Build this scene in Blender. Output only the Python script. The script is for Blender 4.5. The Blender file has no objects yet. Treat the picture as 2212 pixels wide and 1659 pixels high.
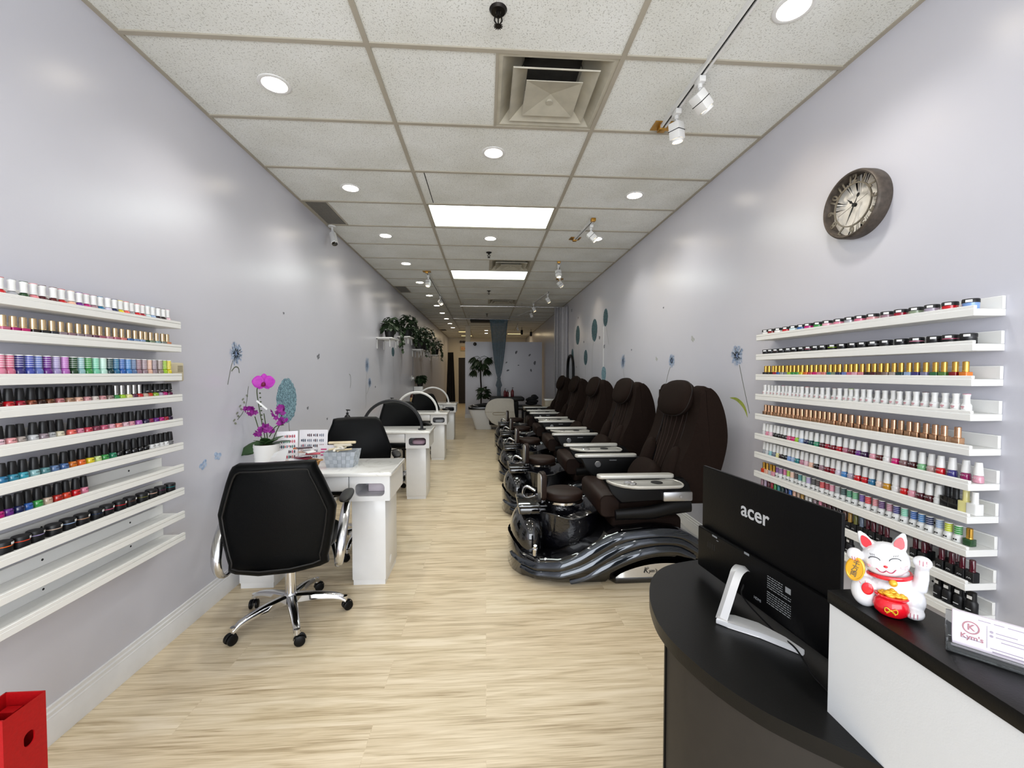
import bpy, bmesh, math, random
from mathutils import Vector, Matrix
PI = math.pi
COL = bpy.context.scene.collection
RNG = random.Random(7)
# ------------------------------------------------------------------ helpers
def lin(c):
    return c/12.92 if c <= .04045 else ((c+.055)/1.055)**2.4
def rgb(c):
    if isinstance(c, str):
        c = c.lstrip('#'); c = [int(c[i:i+2], 16)/255 for i in (0, 2, 4)]
    return (lin(c[0]), lin(c[1]), lin(c[2]), 1)
MATS = {}
def mat(name, col, rough=.5, metal=0., coat=0., var=.0, scale=20., bump=0., trans=0., ior=1.45, emit=0., spec=.5, sheen=0., stretch=None):
    if name in MATS: return MATS[name]
    m = bpy.data.materials.new(name); m.use_nodes = True
    nt = m.node_tree; b = nt.nodes['Principled BSDF']
    c = rgb(col)
    b.inputs['Base Color'].default_value = c
    b.inputs['Roughness'].default_value = rough
    b.inputs['Metallic'].default_value = metal
    b.inputs['Coat Weight'].default_value = coat
    b.inputs['Coat Roughness'].default_value = .08
    b.inputs['Transmission Weight'].default_value = trans
    b.inputs['IOR'].default_value = ior
    b.inputs['Specular IOR Level'].default_value = spec
    b.inputs['Sheen Weight'].default_value = sheen
    if emit:
        b.inputs['Emission Color'].default_value = c
        b.inputs['Emission Strength'].default_value = emit
    if var or bump:
        tc = nt.nodes.new('ShaderNodeTexCoord'); n = nt.nodes.new('ShaderNodeTexNoise')
        n.inputs['Scale'].default_value = scale; n.inputs['Detail'].default_value = 4
        if stretch:
            mp = nt.nodes.new('ShaderNodeMapping'); mp.inputs['Scale'].default_value = stretch
            nt.links.new(tc.outputs['Object'], mp.inputs['Vector']); nt.links.new(mp.outputs[0], n.inputs['Vector'])
        else:
            nt.links.new(tc.outputs['Object'], n.inputs['Vector'])
        if var:
            r = nt.nodes.new('ShaderNodeValToRGB'); r.color_ramp.elements[0].position = .3; r.color_ramp.elements[1].position = .7
            r.color_ramp.elements[0].color = tuple(x*(1-var) for x in c[:3])+(1,)
            r.color_ramp.elements[1].color = tuple(min(1, x*(1+var)) for x in c[:3])+(1,)
            nt.links.new(n.outputs['Fac'], r.inputs[0]); nt.links.new(r.outputs[0], b.inputs['Base Color'])
        if bump:
            bp = nt.nodes.new('ShaderNodeBump'); bp.inputs['Strength'].default_value = bump; bp.inputs['Distance'].default_value = .002
            nt.links.new(n.outputs['Fac'], bp.inputs['Height']); nt.links.new(bp.outputs[0], b.inputs['Normal'])
    MATS[name] = m
    return m
I4 = Matrix.Identity(4)
def T(x, y, z): return Matrix.Translation((x, y, z))
def RX(a): return Matrix.Rotation(a, 4, 'X')
def RY(a): return Matrix.Rotation(a, 4, 'Y')
def RZ(a): return Matrix.Rotation(a, 4, 'Z')
def S(x, y, z): return Matrix.Diagonal((x, y, z, 1))
class MB:
    def __init__(s): s.v = []; s.f = []; s.m = []
    def add(s, vs, fs, mi=0, M=None):
        b = len(s.v)
        s.v += [tuple(M @ Vector(p)) for p in vs] if M is not None else [tuple(p) for p in vs]
        s.f += [tuple(b+i for i in f) for f in fs]; s.m += [mi]*len(fs)
        return s
    def bm(s, bm, mi=0, M=None):
        bm.verts.index_update()
        s.add([v.co.copy() for v in bm.verts], [[v.index for v in f.verts] for f in bm.faces], mi, M); bm.free()
        return s
    def box(s, x0, y0, z0, x1, y1, z1, mi=0, M=None, bev=0., seg=2):
        if bev:
            b = bmesh.new(); bmesh.ops.create_cube(b, size=1)
            for v in b.verts: v.co = Vector(((x0+x1)/2+v.co.x*(x1-x0), (y0+y1)/2+v.co.y*(y1-y0), (z0+z1)/2+v.co.z*(z1-z0)))
            bmesh.ops.bevel(b, geom=b.edges[:], offset=bev, segments=seg, profile=.5, affect='EDGES')
            return s.bm(b, mi, M)
        vs = [(x0,y0,z0),(x1,y0,z0),(x1,y1,z0),(x0,y1,z0),(x0,y0,z1),(x1,y0,z1),(x1,y1,z1),(x0,y1,z1)]
        return s.add(vs, [(3,2,1,0),(4,5,6,7),(0,1,5,4),(1,2,6,5),(2,3,7,6),(3,0,4,7)], mi, M)
    def prism(s, pts, z0, z1, mi=0, M=None, bev=0., seg=2):
        n = len(pts)
        a = sum(pts[i][0]*pts[(i+1)%n][1]-pts[(i+1)%n][0]*pts[i][1] for i in range(n))
        if a < 0: pts = pts[::-1]
        vs = [(x, y, z0) for x, y in pts]+[(x, y, z1) for x, y in pts]
        fs = [tuple(range(n-1, -1, -1)), tuple(range(n, 2*n))]+[(i, (i+1)%n, n+(i+1)%n, n+i) for i in range(n)]
        if bev:
            b = bmesh.new(); bv = [b.verts.new(p) for p in vs]
            for f in fs: b.faces.new([bv[i] for i in f])
            b.edges.ensure_lookup_table()
            es = [e for e in b.edges if abs(e.verts[0].co.z-e.verts[1].co.z) < 1e-7]
            bmesh.ops.bevel(b, geom=es, offset=bev, segments=seg, profile=.5, affect='EDGES')
            return s.bm(b, mi, M)
        return s.add(vs, fs, mi, M)
    def lathe(s, pr, seg=24, mi=0, M=None, ang=2*PI):
        vs = []; fs = []; n = len(pr); full = abs(ang-2*PI) < 1e-6; k = seg if full else seg+1
        for j in range(k):
            a = ang*j/seg; c, d = math.cos(a), math.sin(a)
            vs += [(r*c, r*d, z) for r, z in pr]
        for j in range(seg):
            j2 = (j+1) % k
            for i in range(n-1):
                if pr[i][0] < 1e-6 and pr[i+1][0] < 1e-6: continue
                if pr[i][0] < 1e-6: fs.append((j*n+i, j2*n+i+1, j*n+i+1))
                elif pr[i+1][0] < 1e-6: fs.append((j*n+i, j2*n+i, j*n+i+1))
                else: fs.append((j*n+i, j2*n+i, j2*n+i+1, j*n+i+1))
        return s.add(vs, fs, mi, M)
    def cyl(s, r, z0, z1, seg=20, mi=0, M=None, r2=None, bev=0.):
        r2 = r if r2 is None else r2
        if bev: return s.lathe([(0, z0), (r-bev, z0), (r, z0+bev), (r2, z1-bev), (r2-bev, z1), (0, z1)], seg, mi, M)
        return s.lathe([(0, z0), (r, z0), (r2, z1), (0, z1)], seg, mi, M)
    def ell(s, c, r, M=None, mi=0, p=2., q=2., nu=24, nv=14):
        vs = []; fs = []
        sg = lambda x, e: math.copysign(abs(x)**e, x)
        for j in range(nv+1):
            th = -PI/2+PI*j/nv
            for i in range(nu):
                ph = 2*PI*i/nu
                vs.append((c[0]+r[0]*sg(math.cos(th), 2/q)*sg(math.cos(ph), 2/p), c[1]+r[1]*sg(math.cos(th), 2/q)*sg(math.sin(ph), 2/p), c[2]+r[2]*sg(math.sin(th), 2/q)))
        for j in range(nv):
            for i in range(nu):
                fs.append((j*nu+i, j*nu+(i+1) % nu, (j+1)*nu+(i+1) % nu, (j+1)*nu+i))
        return s.add(vs, fs, mi, M)
    def tube(s, path, r, seg=10, mi=0, M=None, sx=1., sy=1., up=None, closed=False):
        P = [Vector(p) for p in path]; n = len(P)
        R = r if isinstance(r, (list, tuple)) else [r]*n
        vs = []; fs = []; nrm = Vector(up) if up else None
        for i in range(n):
            t = (P[(i+1) % n]-P[i-1]) if closed else (P[min(i+1, n-1)]-P[max(i-1, 0)])
            t.normalize()
            if nrm is None: nrm = t.orthogonal().normalized()
            if up: nrm = Vector(up)
            nrm = (nrm-t*nrm.dot(t))
            nrm = nrm.normalized() if nrm.length > 1e-6 else t.orthogonal().normalized()
            bn = t.cross(nrm)
            for k in range(seg):
                a = 2*PI*k/seg
                vs.append(P[i]+nrm*(R[i]*sx*math.cos(a))+bn*(R[i]*sy*math.sin(a)))
        for i in range(n if closed else n-1):
            i2 = (i+1) % n
            for k in range(seg):
                fs.append((i*seg+k, i*seg+(k+1) % seg, i2*seg+(k+1) % seg, i2*seg+k))
        if not closed: fs += [tuple(range(seg-1, -1, -1)), tuple((n-1)*seg+k for k in range(seg))]
        return s.add(vs, fs, mi, M)
    def loft(s, secs, mi=0, M=None, caps=True, closed=True):
        n = len(secs[0]); vs = [p for c in secs for p in c]; fs = []
        for i in range(len(secs)-1):
            for k in range(n if closed else n-1):
                fs.append((i*n+k, i*n+(k+1) % n, (i+1)*n+(k+1) % n, (i+1)*n+k))
        if caps: fs += [tuple(range(n-1, -1, -1)), tuple((len(secs)-1)*n+k for k in range(n))]
        return s.add(vs, fs, mi, M)
    def text(s, body, size, M=None, mi=0, ext=.0006, align='CENTER', shear=0., xs=1., bold=0.):
        cu = bpy.data.curves.new('t', 'FONT'); cu.body = body; cu.size = size; cu.extrude = ext
        cu.align_x = align; cu.align_y = 'CENTER'; cu.shear = shear; cu.offset = bold; cu.resolution_u = 3
        o = bpy.data.objects.new('t', cu); COL.objects.link(o)
        dg = bpy.context.evaluated_depsgraph_get(); dg.update()
        me = o.evaluated_get(dg).to_mesh()
        MM = (M or I4) @ S(xs, 1, 1)
        s.add([v.co.copy() for v in me.vertices], [tuple(p.vertices) for p in me.polygons], mi, MM)
        o.evaluated_get(dg).to_mesh_clear()
        bpy.data.objects.remove(o); bpy.data.curves.remove(cu)
        return s
    def mesh(s, name, mats, angle=40, flip=True):
        me = bpy.data.meshes.new(name); me.from_pydata(s.v, [], s.f)
        for m in (mats if isinstance(mats, (list, tuple)) else [mats]): me.materials.append(m)
        me.polygons.foreach_set('material_index', s.m)
        me.update()
        if flip:
            b = bmesh.new(); b.from_mesh(me); bmesh.ops.recalc_face_normals(b, faces=b.faces[:]); b.to_mesh(me); b.free()
        me.polygons.foreach_set('use_smooth', [True]*len(me.polygons))
        me.set_sharp_from_angle(angle=math.radians(angle))
        return me
def obj(name, mb, mats, parent=None, loc=(0, 0, 0), rz=0., angle=40, rot=None, flip=True):
    me = mb.mesh(name, mats, angle, flip) if isinstance(mb, MB) else mb
    o = bpy.data.objects.new(name, me); COL.objects.link(o)
    o.location = loc; o.rotation_euler = rot if rot else (0, 0, rz)
    if parent is not None: o.parent = parent
    return o
def tag(o, label, cat, group=None, kind=None):
    if label: o['label'] = label
    if cat: o['category'] = cat
    if group: o['group'] = group
    if kind: o['kind'] = kind
    return o
def thing(name, label, cat, loc=(0, 0, 0), rz=0., group=None, rot=None):
    o = bpy.data.objects.new(name, None); COL.objects.link(o); o.empty_display_size = .05
    o.location = loc; o.rotation_euler = rot if rot else (0, 0, rz)
    return tag(o, label, cat, group)
def struct(name, mb, mats, parent=None, label=None, **k):
    o = obj(name, mb, mats, parent, **k)
    if parent is None: o['kind'] = 'structure'
    if label: o['label'] = label
    return o
def dup(root, loc=None, rz=None, label=None, group=None):
    r = root.copy(); COL.objects.link(r)
    if loc is not None: r.location = loc
    if rz is not None: r.rotation_euler = (0, 0, rz)
    if label: r['label'] = label
    if group: r['group'] = group
    for ch in list(root.children):
        c = ch.copy(); COL.objects.link(c); c.parent = r
        for g in list(ch.children):
            d = g.copy(); COL.objects.link(d); d.parent = c
    return r
def rr(x0, y0, x1, y1, r, n=5):
    out = []
    for cx, cy, a0 in ((x1-r, y0+r, -PI/2), (x1-r, y1-r, 0), (x0+r, y1-r, PI/2), (x0+r, y0+r, PI)):
        for i in range(n+1):
            a = a0+PI/2*i/n; out.append((cx+r*math.cos(a), cy+r*math.sin(a)))
    return out
def spline(pts, n=8):
    P = [Vector(p) for p in pts]; out = []
    for i in range(len(P)-1):
        p0 = P[i-1] if i else P[0]*2-P[1]; p1 = P[i]; p2 = P[i+1]; p3 = P[i+2] if i+2 < len(P) else P[-1]*2-P[-2]
        for k in range(n):
            t = k/n
            out.append(.5*((2*p1)+(p2-p0)*t+(2*p0-5*p1+4*p2-p3)*t*t+(3*p1-p0-3*p2+p3)*t**3))
    out.append(P[-1]); return out
def interp(tab, x):
    if x <= tab[0][0]: return tab[0][1]
    for (a, b), (c, d) in zip(tab, tab[1:]):
        if x <= c:
            t = (x-a)/(c-a); t = t*t*(3-2*t)*.6+t*.4
            return b+(d-b)*t
    return tab[-1][1]
XZ = Matrix(((1,0,0,0),(0,0,-1,0),(0,1,0,0),(0,0,0,1)))   # local xy -> world xz, z -> -y
# ------------------------------------------------------------------ room dimensions
XL, XR, ZC, YB, YF = -1.656, 1.80, 2.94, 18.7, -1.9
CAMZ = 1.40854
GX = [XL, -.5515, .6677, XR]; GY0, GD = 2.0073, .6096
# ------------------------------------------------------------------ materials for the shell
def wall_mat(name, col, rough=.34, bumpy=.05):
    m = bpy.data.materials.new(name); m.use_nodes = True; nt = m.node_tree; b = nt.nodes['Principled BSDF']
    b.inputs['Roughness'].default_value = rough; b.inputs['Specular IOR Level'].default_value = .5
    tc = nt.nodes.new('ShaderNodeTexCoord'); n = nt.nodes.new('ShaderNodeTexNoise'); n.inputs['Scale'].default_value = 3; n.inputs['Detail'].default_value = 6
    nt.links.new(tc.outputs['Object'], n.inputs['Vector'])
    r = nt.nodes.new('ShaderNodeValToRGB'); c = rgb(col)
    r.color_ramp.elements[0].color = tuple(x*.95 for x in c[:3])+(1,); r.color_ramp.elements[1].color = c
    nt.links.new(n.outputs['Fac'], r.inputs[0]); nt.links.new(r.outputs[0], b.inputs['Base Color'])
    n2 = nt.nodes.new('ShaderNodeTexNoise'); n2.inputs['Scale'].default_value = 160
    nt.links.new(tc.outputs['Object'], n2.inputs['Vector'])
    bp = nt.nodes.new('ShaderNodeBump'); bp.inputs['Strength'].default_value = bumpy; bp.inputs['Distance'].default_value = .002
    nt.links.new(n2.outputs['Fac'], bp.inputs['Height']); nt.links.new(bp.outputs[0], b.inputs['Normal'])
    return m
M_WALL = wall_mat('lavender_paint', '#cfcfd8', .27)
M_BACK = wall_mat('cream_paint', '#d8cdb8')
M_TRIM = mat('white_trim', '#e6e6e6', .35, var=.02)
M_WHITE = mat('white_laminate', '#e9e9e8', .35, var=.02, scale=8)
def ceiling_mat():
    m = bpy.data.materials.new('ceiling_tile'); m.use_nodes = True; nt = m.node_tree; b = nt.nodes['Principled BSDF']
    b.inputs['Roughness'].default_value = .9; b.inputs['Specular IOR Level'].default_value = .2
    tc = nt.nodes.new('ShaderNodeTexCoord')
    n = nt.nodes.new('ShaderNodeTexNoise'); n.inputs['Scale'].default_value = 130; n.inputs['Detail'].default_value = 2
    n2 = nt.nodes.new('ShaderNodeTexNoise'); n2.inputs['Scale'].default_value = 2.2; n2.inputs['Detail'].default_value = 5
    v = nt.nodes.new('ShaderNodeTexVoronoi'); v.inputs['Scale'].default_value = 105
    for t in (n, n2, v): nt.links.new(tc.outputs['Object'], t.inputs['Vector'])
    r = nt.nodes.new('ShaderNodeValToRGB'); e = r.color_ramp.elements
    e[0].position = .34; e[0].color = rgb('#c6c7c2'); e[1].position = .42; e[1].color = rgb('#eceeeb')
    nt.links.new(n.outputs['Fac'], r.inputs[0])
    r2 = nt.nodes.new('ShaderNodeValToRGB'); e = r2.color_ramp.elements
    e[0].position = .09; e[0].color = (.36, .35, .33, 1); e[1].position = .17; e[1].color = (1, 1, 1, 1)
    nt.links.new(v.outputs['Distance'], r2.inputs[0])
    r3 = nt.nodes.new('ShaderNodeValToRGB'); e = r3.color_ramp.elements
    e[0].position = .3; e[0].color = rgb('#efeeea'); e[1].position = .62; e[1].color = (1, 1, 1, 1)
    nt.links.new(n2.outputs['Fac'], r3.inputs[0])
    mx = nt.nodes.new('ShaderNodeMixRGB'); mx.blend_type = 'MULTIPLY'; mx.inputs[0].default_value = 1
    mx2 = nt.nodes.new('ShaderNodeMixRGB'); mx2.blend_type = 'MULTIPLY'; mx2.inputs[0].default_value = 1
    nt.links.new(r.outputs[0], mx.inputs[1]); nt.links.new(r2.outputs[0], mx.inputs[2])
    nt.links.new(mx.outputs[0], mx2.inputs[1]); nt.links.new(r3.outputs[0], mx2.inputs[2])
    nt.links.new(mx2.outputs[0], b.inputs['Base Color'])
    bp = nt.nodes.new('ShaderNodeBump'); bp.inputs['Strength'].default_value = .3; bp.inputs['Distance'].default_value = .002
    nt.links.new(n.outputs['Fac'], bp.inputs['Height']); nt.links.new(bp.outputs[0], b.inputs['Normal'])
    return m
M_CEIL = ceiling_mat()
M_GRID = mat('ceiling_grid_metal', '#aca596', .55, var=.06, scale=6)
def floor_mat():
    m = bpy.data.materials.new('oak_vinyl_plank'); m.use_nodes = True; nt = m.node_tree; b = nt.nodes['Principled BSDF']
    tc = nt.nodes.new('ShaderNodeTexCoord')
    br = nt.nodes.new('ShaderNodeTexBrick'); br.offset = .37; br.squash = 1
    br.inputs['Scale'].default_value = 1; br.inputs['Brick Width'].default_value = 1.22; br.inputs['Row Height'].default_value = .183
    br.inputs['Mortar Size'].default_value = .0009; br.inputs['Mortar Smooth'].default_value = .2
    br.inputs['Color1'].default_value = (.42, .42, .42, 1); br.inputs['Color2'].default_value = (.62, .62, .62, 1); br.inputs['Mortar'].default_value = (.36, .36, .36, 1)
    nt.links.new(tc.outputs['Object'], br.inputs['Vector'])
    def noise(sc, scale, det, dist=0.):
        mp = nt.nodes.new('ShaderNodeMapping'); mp.inputs['Scale'].default_value = sc
        n = nt.nodes.new('ShaderNodeTexNoise'); n.inputs['Scale'].default_value = scale; n.inputs['Detail'].default_value = det; n.inputs['Distortion'].default_value = dist
        av = nt.nodes.new('ShaderNodeVectorMath'); av.operation = 'ADD'
        sc2 = nt.nodes.new('ShaderNodeVectorMath'); sc2.operation = 'SCALE'; sc2.inputs['Scale'].default_value = 9.
        nt.links.new(br.outputs['Color'], sc2.inputs[0]); nt.links.new(tc.outputs['Object'], av.inputs[0]); nt.links.new(sc2.outputs[0], av.inputs[1])
        nt.links.new(av.outputs[0], mp.inputs['Vector']); nt.links.new(mp.outputs[0], n.inputs['Vector'])
        return n
    n1 = noise((1., 14., 1), 1.6, 8, 1.2); n2 = noise((3., 90., 1), 2., 4)
    a = nt.nodes.new('ShaderNodeMath'); a.operation = 'MULTIPLY_ADD'; a.inputs[1].default_value = .6
    m2 = nt.nodes.new('ShaderNodeMath'); m2.operation = 'MULTIPLY'; m2.inputs[1].default_value = .4
    nt.links.new(n2.outputs['Fac'], m2.inputs[0]); nt.links.new(n1.outputs['Fac'], a.inputs[0]); nt.links.new(m2.outputs[0], a.inputs[2])
    r = nt.nodes.new('ShaderNodeValToRGB'); e = r.color_ramp.elements
    e[0].position = .34; e[0].color = rgb('#a69272'); e[1].position = .64; e[1].color = rgb('#e5d6bb')
    x = e.new(.48); x.color = rgb('#d1bf9f')
    nt.links.new(a.outputs[0], r.inputs[0])
    mx = nt.nodes.new('ShaderNodeMixRGB'); mx.blend_type = 'OVERLAY'; mx.inputs[0].default_value = .22
    nt.links.new(r.outputs[0], mx.inputs[1]); nt.links.new(br.outputs['Color'], mx.inputs[2])
    nt.links.new(mx.outputs[0], b.inputs['Base Color'])
    b.inputs['Roughness'].default_value = .36; b.inputs['Specular IOR Level'].default_value = .45
    bp = nt.nodes.new('ShaderNodeBump'); bp.inputs['Strength'].default_value = .12; bp.inputs['Distance'].default_value = .001
    nt.links.new(a.outputs[0], bp.inputs['Height']); nt.links.new(bp.outputs[0], b.inputs['Normal'])
    return m
# ------------------------------------------------------------------ shell
struct('floor', MB().box(XL-.1, YF, -.1, XR+.1, YB+.1, 0), floor_mat())
struct('wall_left', MB().box(XL-.1, YF, 0, XL, YB, ZC+.05), M_WALL)
struct('wall_right', MB().box(XR, YF, 0, XR+.1, YB, ZC+.05), M_WALL)
# back wall with doorway
DX0, DX1, DZ = -1.22, -.42, 2.06
w = MB(); w.box(XL-.1, YB, 0, DX0, YB+.1, ZC+.05); w.box(DX1, YB, 0, XR+.1, YB+.1, ZC+.05); w.box(DX0, YB, DZ, DX1, YB+.1, ZC+.05)
struct('wall_back', w, M_BACK)
d = MB(); d.box(DX0-.07, YB-.02, 0, DX0, YB+.1, DZ+.07); d.box(DX1, YB-.02, 0, DX1+.07, YB+.1, DZ+.07); d.box(DX0, YB-.02, DZ, DX1, YB+.1, DZ+.07)
dr = struct('door_1', d, mat('cream_door_frame', '#d8cfbc', .4))
obj('opening_fill', MB().box(DX0, YB+.06, 0, DX1, YB+.09, DZ), mat('dark_opening', '#2b241f', .5, var=.1), dr)  # dark sheet filling the doorway, its colour stands for the shade inside
# front wall: storefront openings behind the viewer
f = MB()
for a, b2 in ((XL-.1, XL+.12), (-.06, .06), (XR-.12, XR+.1)): f.box(a, YF-.1, 0, b2, YF, ZC+.05)
f.box(XL+.12, YF-.1, 2.62, XR-.12, YF, ZC+.05); f.box(XL+.12, YF-.1, 0, XR-.12, YF, .25)
struct('wall_front', f, mat('storefront_metal', '#55565a', .4, .6))
# partition
PY, PX0, PX1, PZ = 12.755, -.63, 1.744, 2.345
pt = MB(); pt.box(PX0, PY, 0, PX1, PY+.12, PZ)
struct('wall_partition', pt, M_WALL)
b3 = MB(); b3.box(PX0-.01, PY-.015, 0, PX1, PY, .12)
struct('baseboard_partition', b3, M_TRIM)
struct('trim_1', MB().box(-.66, 13.6, 0, -.50, 13.75, ZC), mat('cream_column', '#cfc6b2', .5))
# baseboards
def baseboard(name, x, s):
    prof = [(0, 0), (.016, 0), (.016, .085), (.013, .092), (.013, .1), (.010, .104), (.010, .118), (.006, .124), (.006, .138), (.003, .142), (0, .142)]
    m = MB(); m.loft([[(x+s*a, y, z) for a, z in prof] for y in (YF, YB)])
    struct(name, m, M_TRIM, angle=25)
baseboard('baseboard_left', XL, 1); baseboard('baseboard_right', XR, -1)
# ceiling tiles and grid
DIFF = {0, 6, 11}; PANEL = {3, 7}
c = MB(); g = MB()
n0, n1 = -7, 28
for n in range(n0, n1):
    y0, y1 = GY0+GD*n, min(GY0+GD*(n+1), YB)
    y0 = max(y0, YF)
    if y1 <= y0: continue
    for k in range(3):
        x0, x1 = GX[k], GX[k+1]
        if k == 1 and n in PANEL: continue
        if k == 1 and n in DIFF: x1 = .058
        if k == 0 and n in (3, 9, 21): x0 = XL+.235
        c.box(x0, y0, ZC, x1, y1, ZC+.015)
struct('ceiling', c, M_CEIL)
b4 = .012
for n in range(n0, n1):
    y = GY0+GD*n
    if not YF < y < YB: continue
    for k in range(3):
        g.box(GX[k]+(.0 if k == 0 else b4), y-b4, ZC-.007, GX[k+1]-(0 if k == 2 else b4), y+b4, ZC+.001)
for n in DIFF:
    g.box(.058-b4*.6, GY0+GD*n+b4, ZC-.006, .058+b4*.6, GY0+GD*(n+1)-b4, ZC+.001)
for x in GX[1:3]: g.box(x-b4, YF, ZC-.008, x+b4, YB, ZC+.001)
g.box(XL, YF, ZC-.006, XL+.02, YB, ZC+.001); g.box(XR-.02, YF, ZC-.006, XR, YB, ZC+.001)
struct('trim_2', g, M_GRID, label='grey metal grid bars of the suspended ceiling')
struct('roof', MB().box(XL-.1, YF-.1, ZC+.34, XR+.1, YB+.1, ZC+.36), mat('plenum', '#3a3a38', .9))
sm = MB(); sm.box(-.475, GY0+2*GD+.02, ZC-.001, -.468, GY0+3*GD-.02, ZC+.002)
struct('trim_3', sm, mat('seam_black', '#2a2926', .9), label='dark gap in the cut ceiling tile')
# ------------------------------------------------------------------ common materials
M_BLACKPL = mat('black_plastic', '#080809', .42, var=.1, spec=.25)
M_CHROME = mat('chrome', '#d8d8da', .12, 1.)
M_STEEL = mat('brushed_steel', '#b9babc', .32, 1., var=.05, scale=60, stretch=(1, 1, 12))
M_GLOSSW = mat('gloss_white', '#ececea', .22, coat=.3, var=.01)
M_WMETAL = mat('white_metal', '#e2e2e0', .35, var=.02)
M_BRASS = mat('brass_plate', '#b98a3a', .35, .7, var=.1)
M_LED = mat('led_disc', '#fff3de', .4, emit=16.)
M_PANELLED = mat('troffer_diffuser', '#f3fff8', .5, emit=3.6)
M_WARMLED = mat('warm_diffuser', '#ffdf9c', .5, emit=3.)
M_DUCT = mat('duct_dark', '#35332f', .8, var=.2)
M_DIFF = mat('diffuser_dusty_metal', '#b5b0a0', .55, var=.12, scale=9)
# ------------------------------------------------------------------ recessed downlights
def lamp(name, typ, loc, energy, color=(1, .9, .76), rot=None, **k):
    l = bpy.data.lights.new(name, typ); l.energy = energy; l.color = color
    for a, v in k.items(): setattr(l, a, v)
    o = bpy.data.objects.new(name, l); COL.objects.link(o); o.location = loc
    if rot: o.rotation_euler = rot
    return o
ordn = ['first', 'second', 'third', 'fourth', 'fifth', 'sixth', 'seventh', 'eighth', 'ninth', 'tenth', 'eleventh', 'twelfth', 'thirteenth', 'fourteenth', 'fifteenth', 'sixteenth', 'seventeenth', 'eighteenth', 'nineteenth', 'twentieth', 'twenty-first', 'twenty-second', 'twenty-third', 'twenty-fourth', 'twenty-fifth', 'twenty-sixth', 'twenty-seventh', 'twenty-eighth', 'twenty-ninth', 'thirtieth', 'thirty-first', 'thirty-second', 'thirty-third', 'thirty-fourth', 'thirty-fifth', 'thirty-sixth', 'thirty-seventh', 'thirty-eighth']
dl = thing('recessed_downlight', '', 'ceiling light')
obj('trim_ring', MB().lathe([(.062, .001), (.062, -.004), (.073, -.006), (.080, -.003), (.082, .001)], 32), M_WMETAL, dl)
obj('led_disc', MB().lathe([(0, -.0035), (.062, -.0035)], 32), M_LED, dl)
DLS = [(-1.12, y, 'round recessed downlight, %s from the front of the row along the orchid side' % ordn[i]) for i, y in enumerate((2.318, 3.558, 4.758, 5.95, 7.17, 8.37, 9.62, 10.81, 11.95, 13.1, 14.3))]
DLS += [(.056, 2.93, 'round recessed downlight centred behind the big square air diffuser'),
        (.055, 4.778, 'round recessed downlight just beyond the larger fluorescent panel'),
        (.02, 15.2, 'nearer of two round downlights beside the blue sheer curtain'),
        (.02, 16.3, 'farther of two round downlights beside the blue sheer curtain'),
        (1.292, 1.70, 'large bright round downlight beside the long track, at the top edge'),
        (1.287, 3.545, 'round recessed downlight between the long track and the short brass-ended track'),
        (1.267, 4.714, 'round downlight shining behind the short track head')]
for i, (x, y, l) in enumerate(DLS):
    o = dl if i == 0 else dup(dl)
    o.location = (x, y, ZC); o['label'] = l; o['group'] = 'recessed downlights in the ceiling'
    lamp('downlight_beam', 'SPOT', (x, y, ZC-.03), 19 if y < 9 else 9., color=(1, .96, .89), spot_size=math.radians(130), spot_blend=.8, shadow_soft_size=.06)
for x, y in ((-1.12, 1.1), (-1.12, -.1), (1.29, .4), (.056, .6)):  # unseen lamps added out of frame for their light, without fixtures
    lamp('downlight_beam', 'SPOT', (x, y, ZC-.03), 9, color=(1, .96, .89), spot_size=math.radians(130), spot_blend=.8, shadow_soft_size=.06)
# ------------------------------------------------------------------ fluorescent troffers
def troffer(x0, y0, x1, y1, label, m, e, col):
    t = thing('fluorescent_panel', label, 'ceiling light', ((x0+x1)/2, (y0+y1)/2, ZC), group='flat ceiling light panels')
    a, b = (x1-x0)/2, (y1-y0)/2
    q = MB(); q.box(-a, -b, -.002, a, -b+.018, .012); q.box(-a, b-.018, -.002, a, b, .012); q.box(-a, -b, -.002, -a+.018, b, .012); q.box(a-.018, -b, -.002, a, b, .012)
    obj('frame', q, M_GRID, t)
    q = MB(); n = 18
    q.loft([[(x, -b+.018+(2*b-.036)*i/n, .001+.0012*math.cos(2*PI*i/n*1.0)) for i in range(n+1)] for x in (-a+.018, a-.018)], caps=False, closed=False)
    obj('diffuser', q, m, t, angle=80)
    lamp('panel_glow', 'AREA', ((x0+x1)/2, (y0+y1)/2, ZC-.012), e, color=col, shape='RECTANGLE', size=2*a-.04, size_y=2*b-.04)
    return t
for n, l in ((3, 'larger lit fluorescent ceiling panel between the grid bars'), (7, 'smaller lit fluorescent ceiling panel just behind the second air diffuser')):
    troffer(GX[1]+.012, GY0+GD*n+.012, GX[2]-.012, GY0+GD*(n+1)-.012, l, M_PANELLED, 6 if n == 3 else 4, (.95, 1, .97))
for x0, x1, y0, l in ((-1.04, -.6, 15.5, 'warm yellow square ceiling panel, nearer of the pair over the corridor'), (-1.04, -.56, 17.2, 'warm yellow square ceiling panel, farther of the pair over the corridor'), (.85, 1.45, 16.2, 'warm yellow ceiling panel seen through the blue sheer curtain')):
    troffer(x0, y0, x1, y0+.6, l, M_WARMLED, 5, (1, .8, .5))
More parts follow.
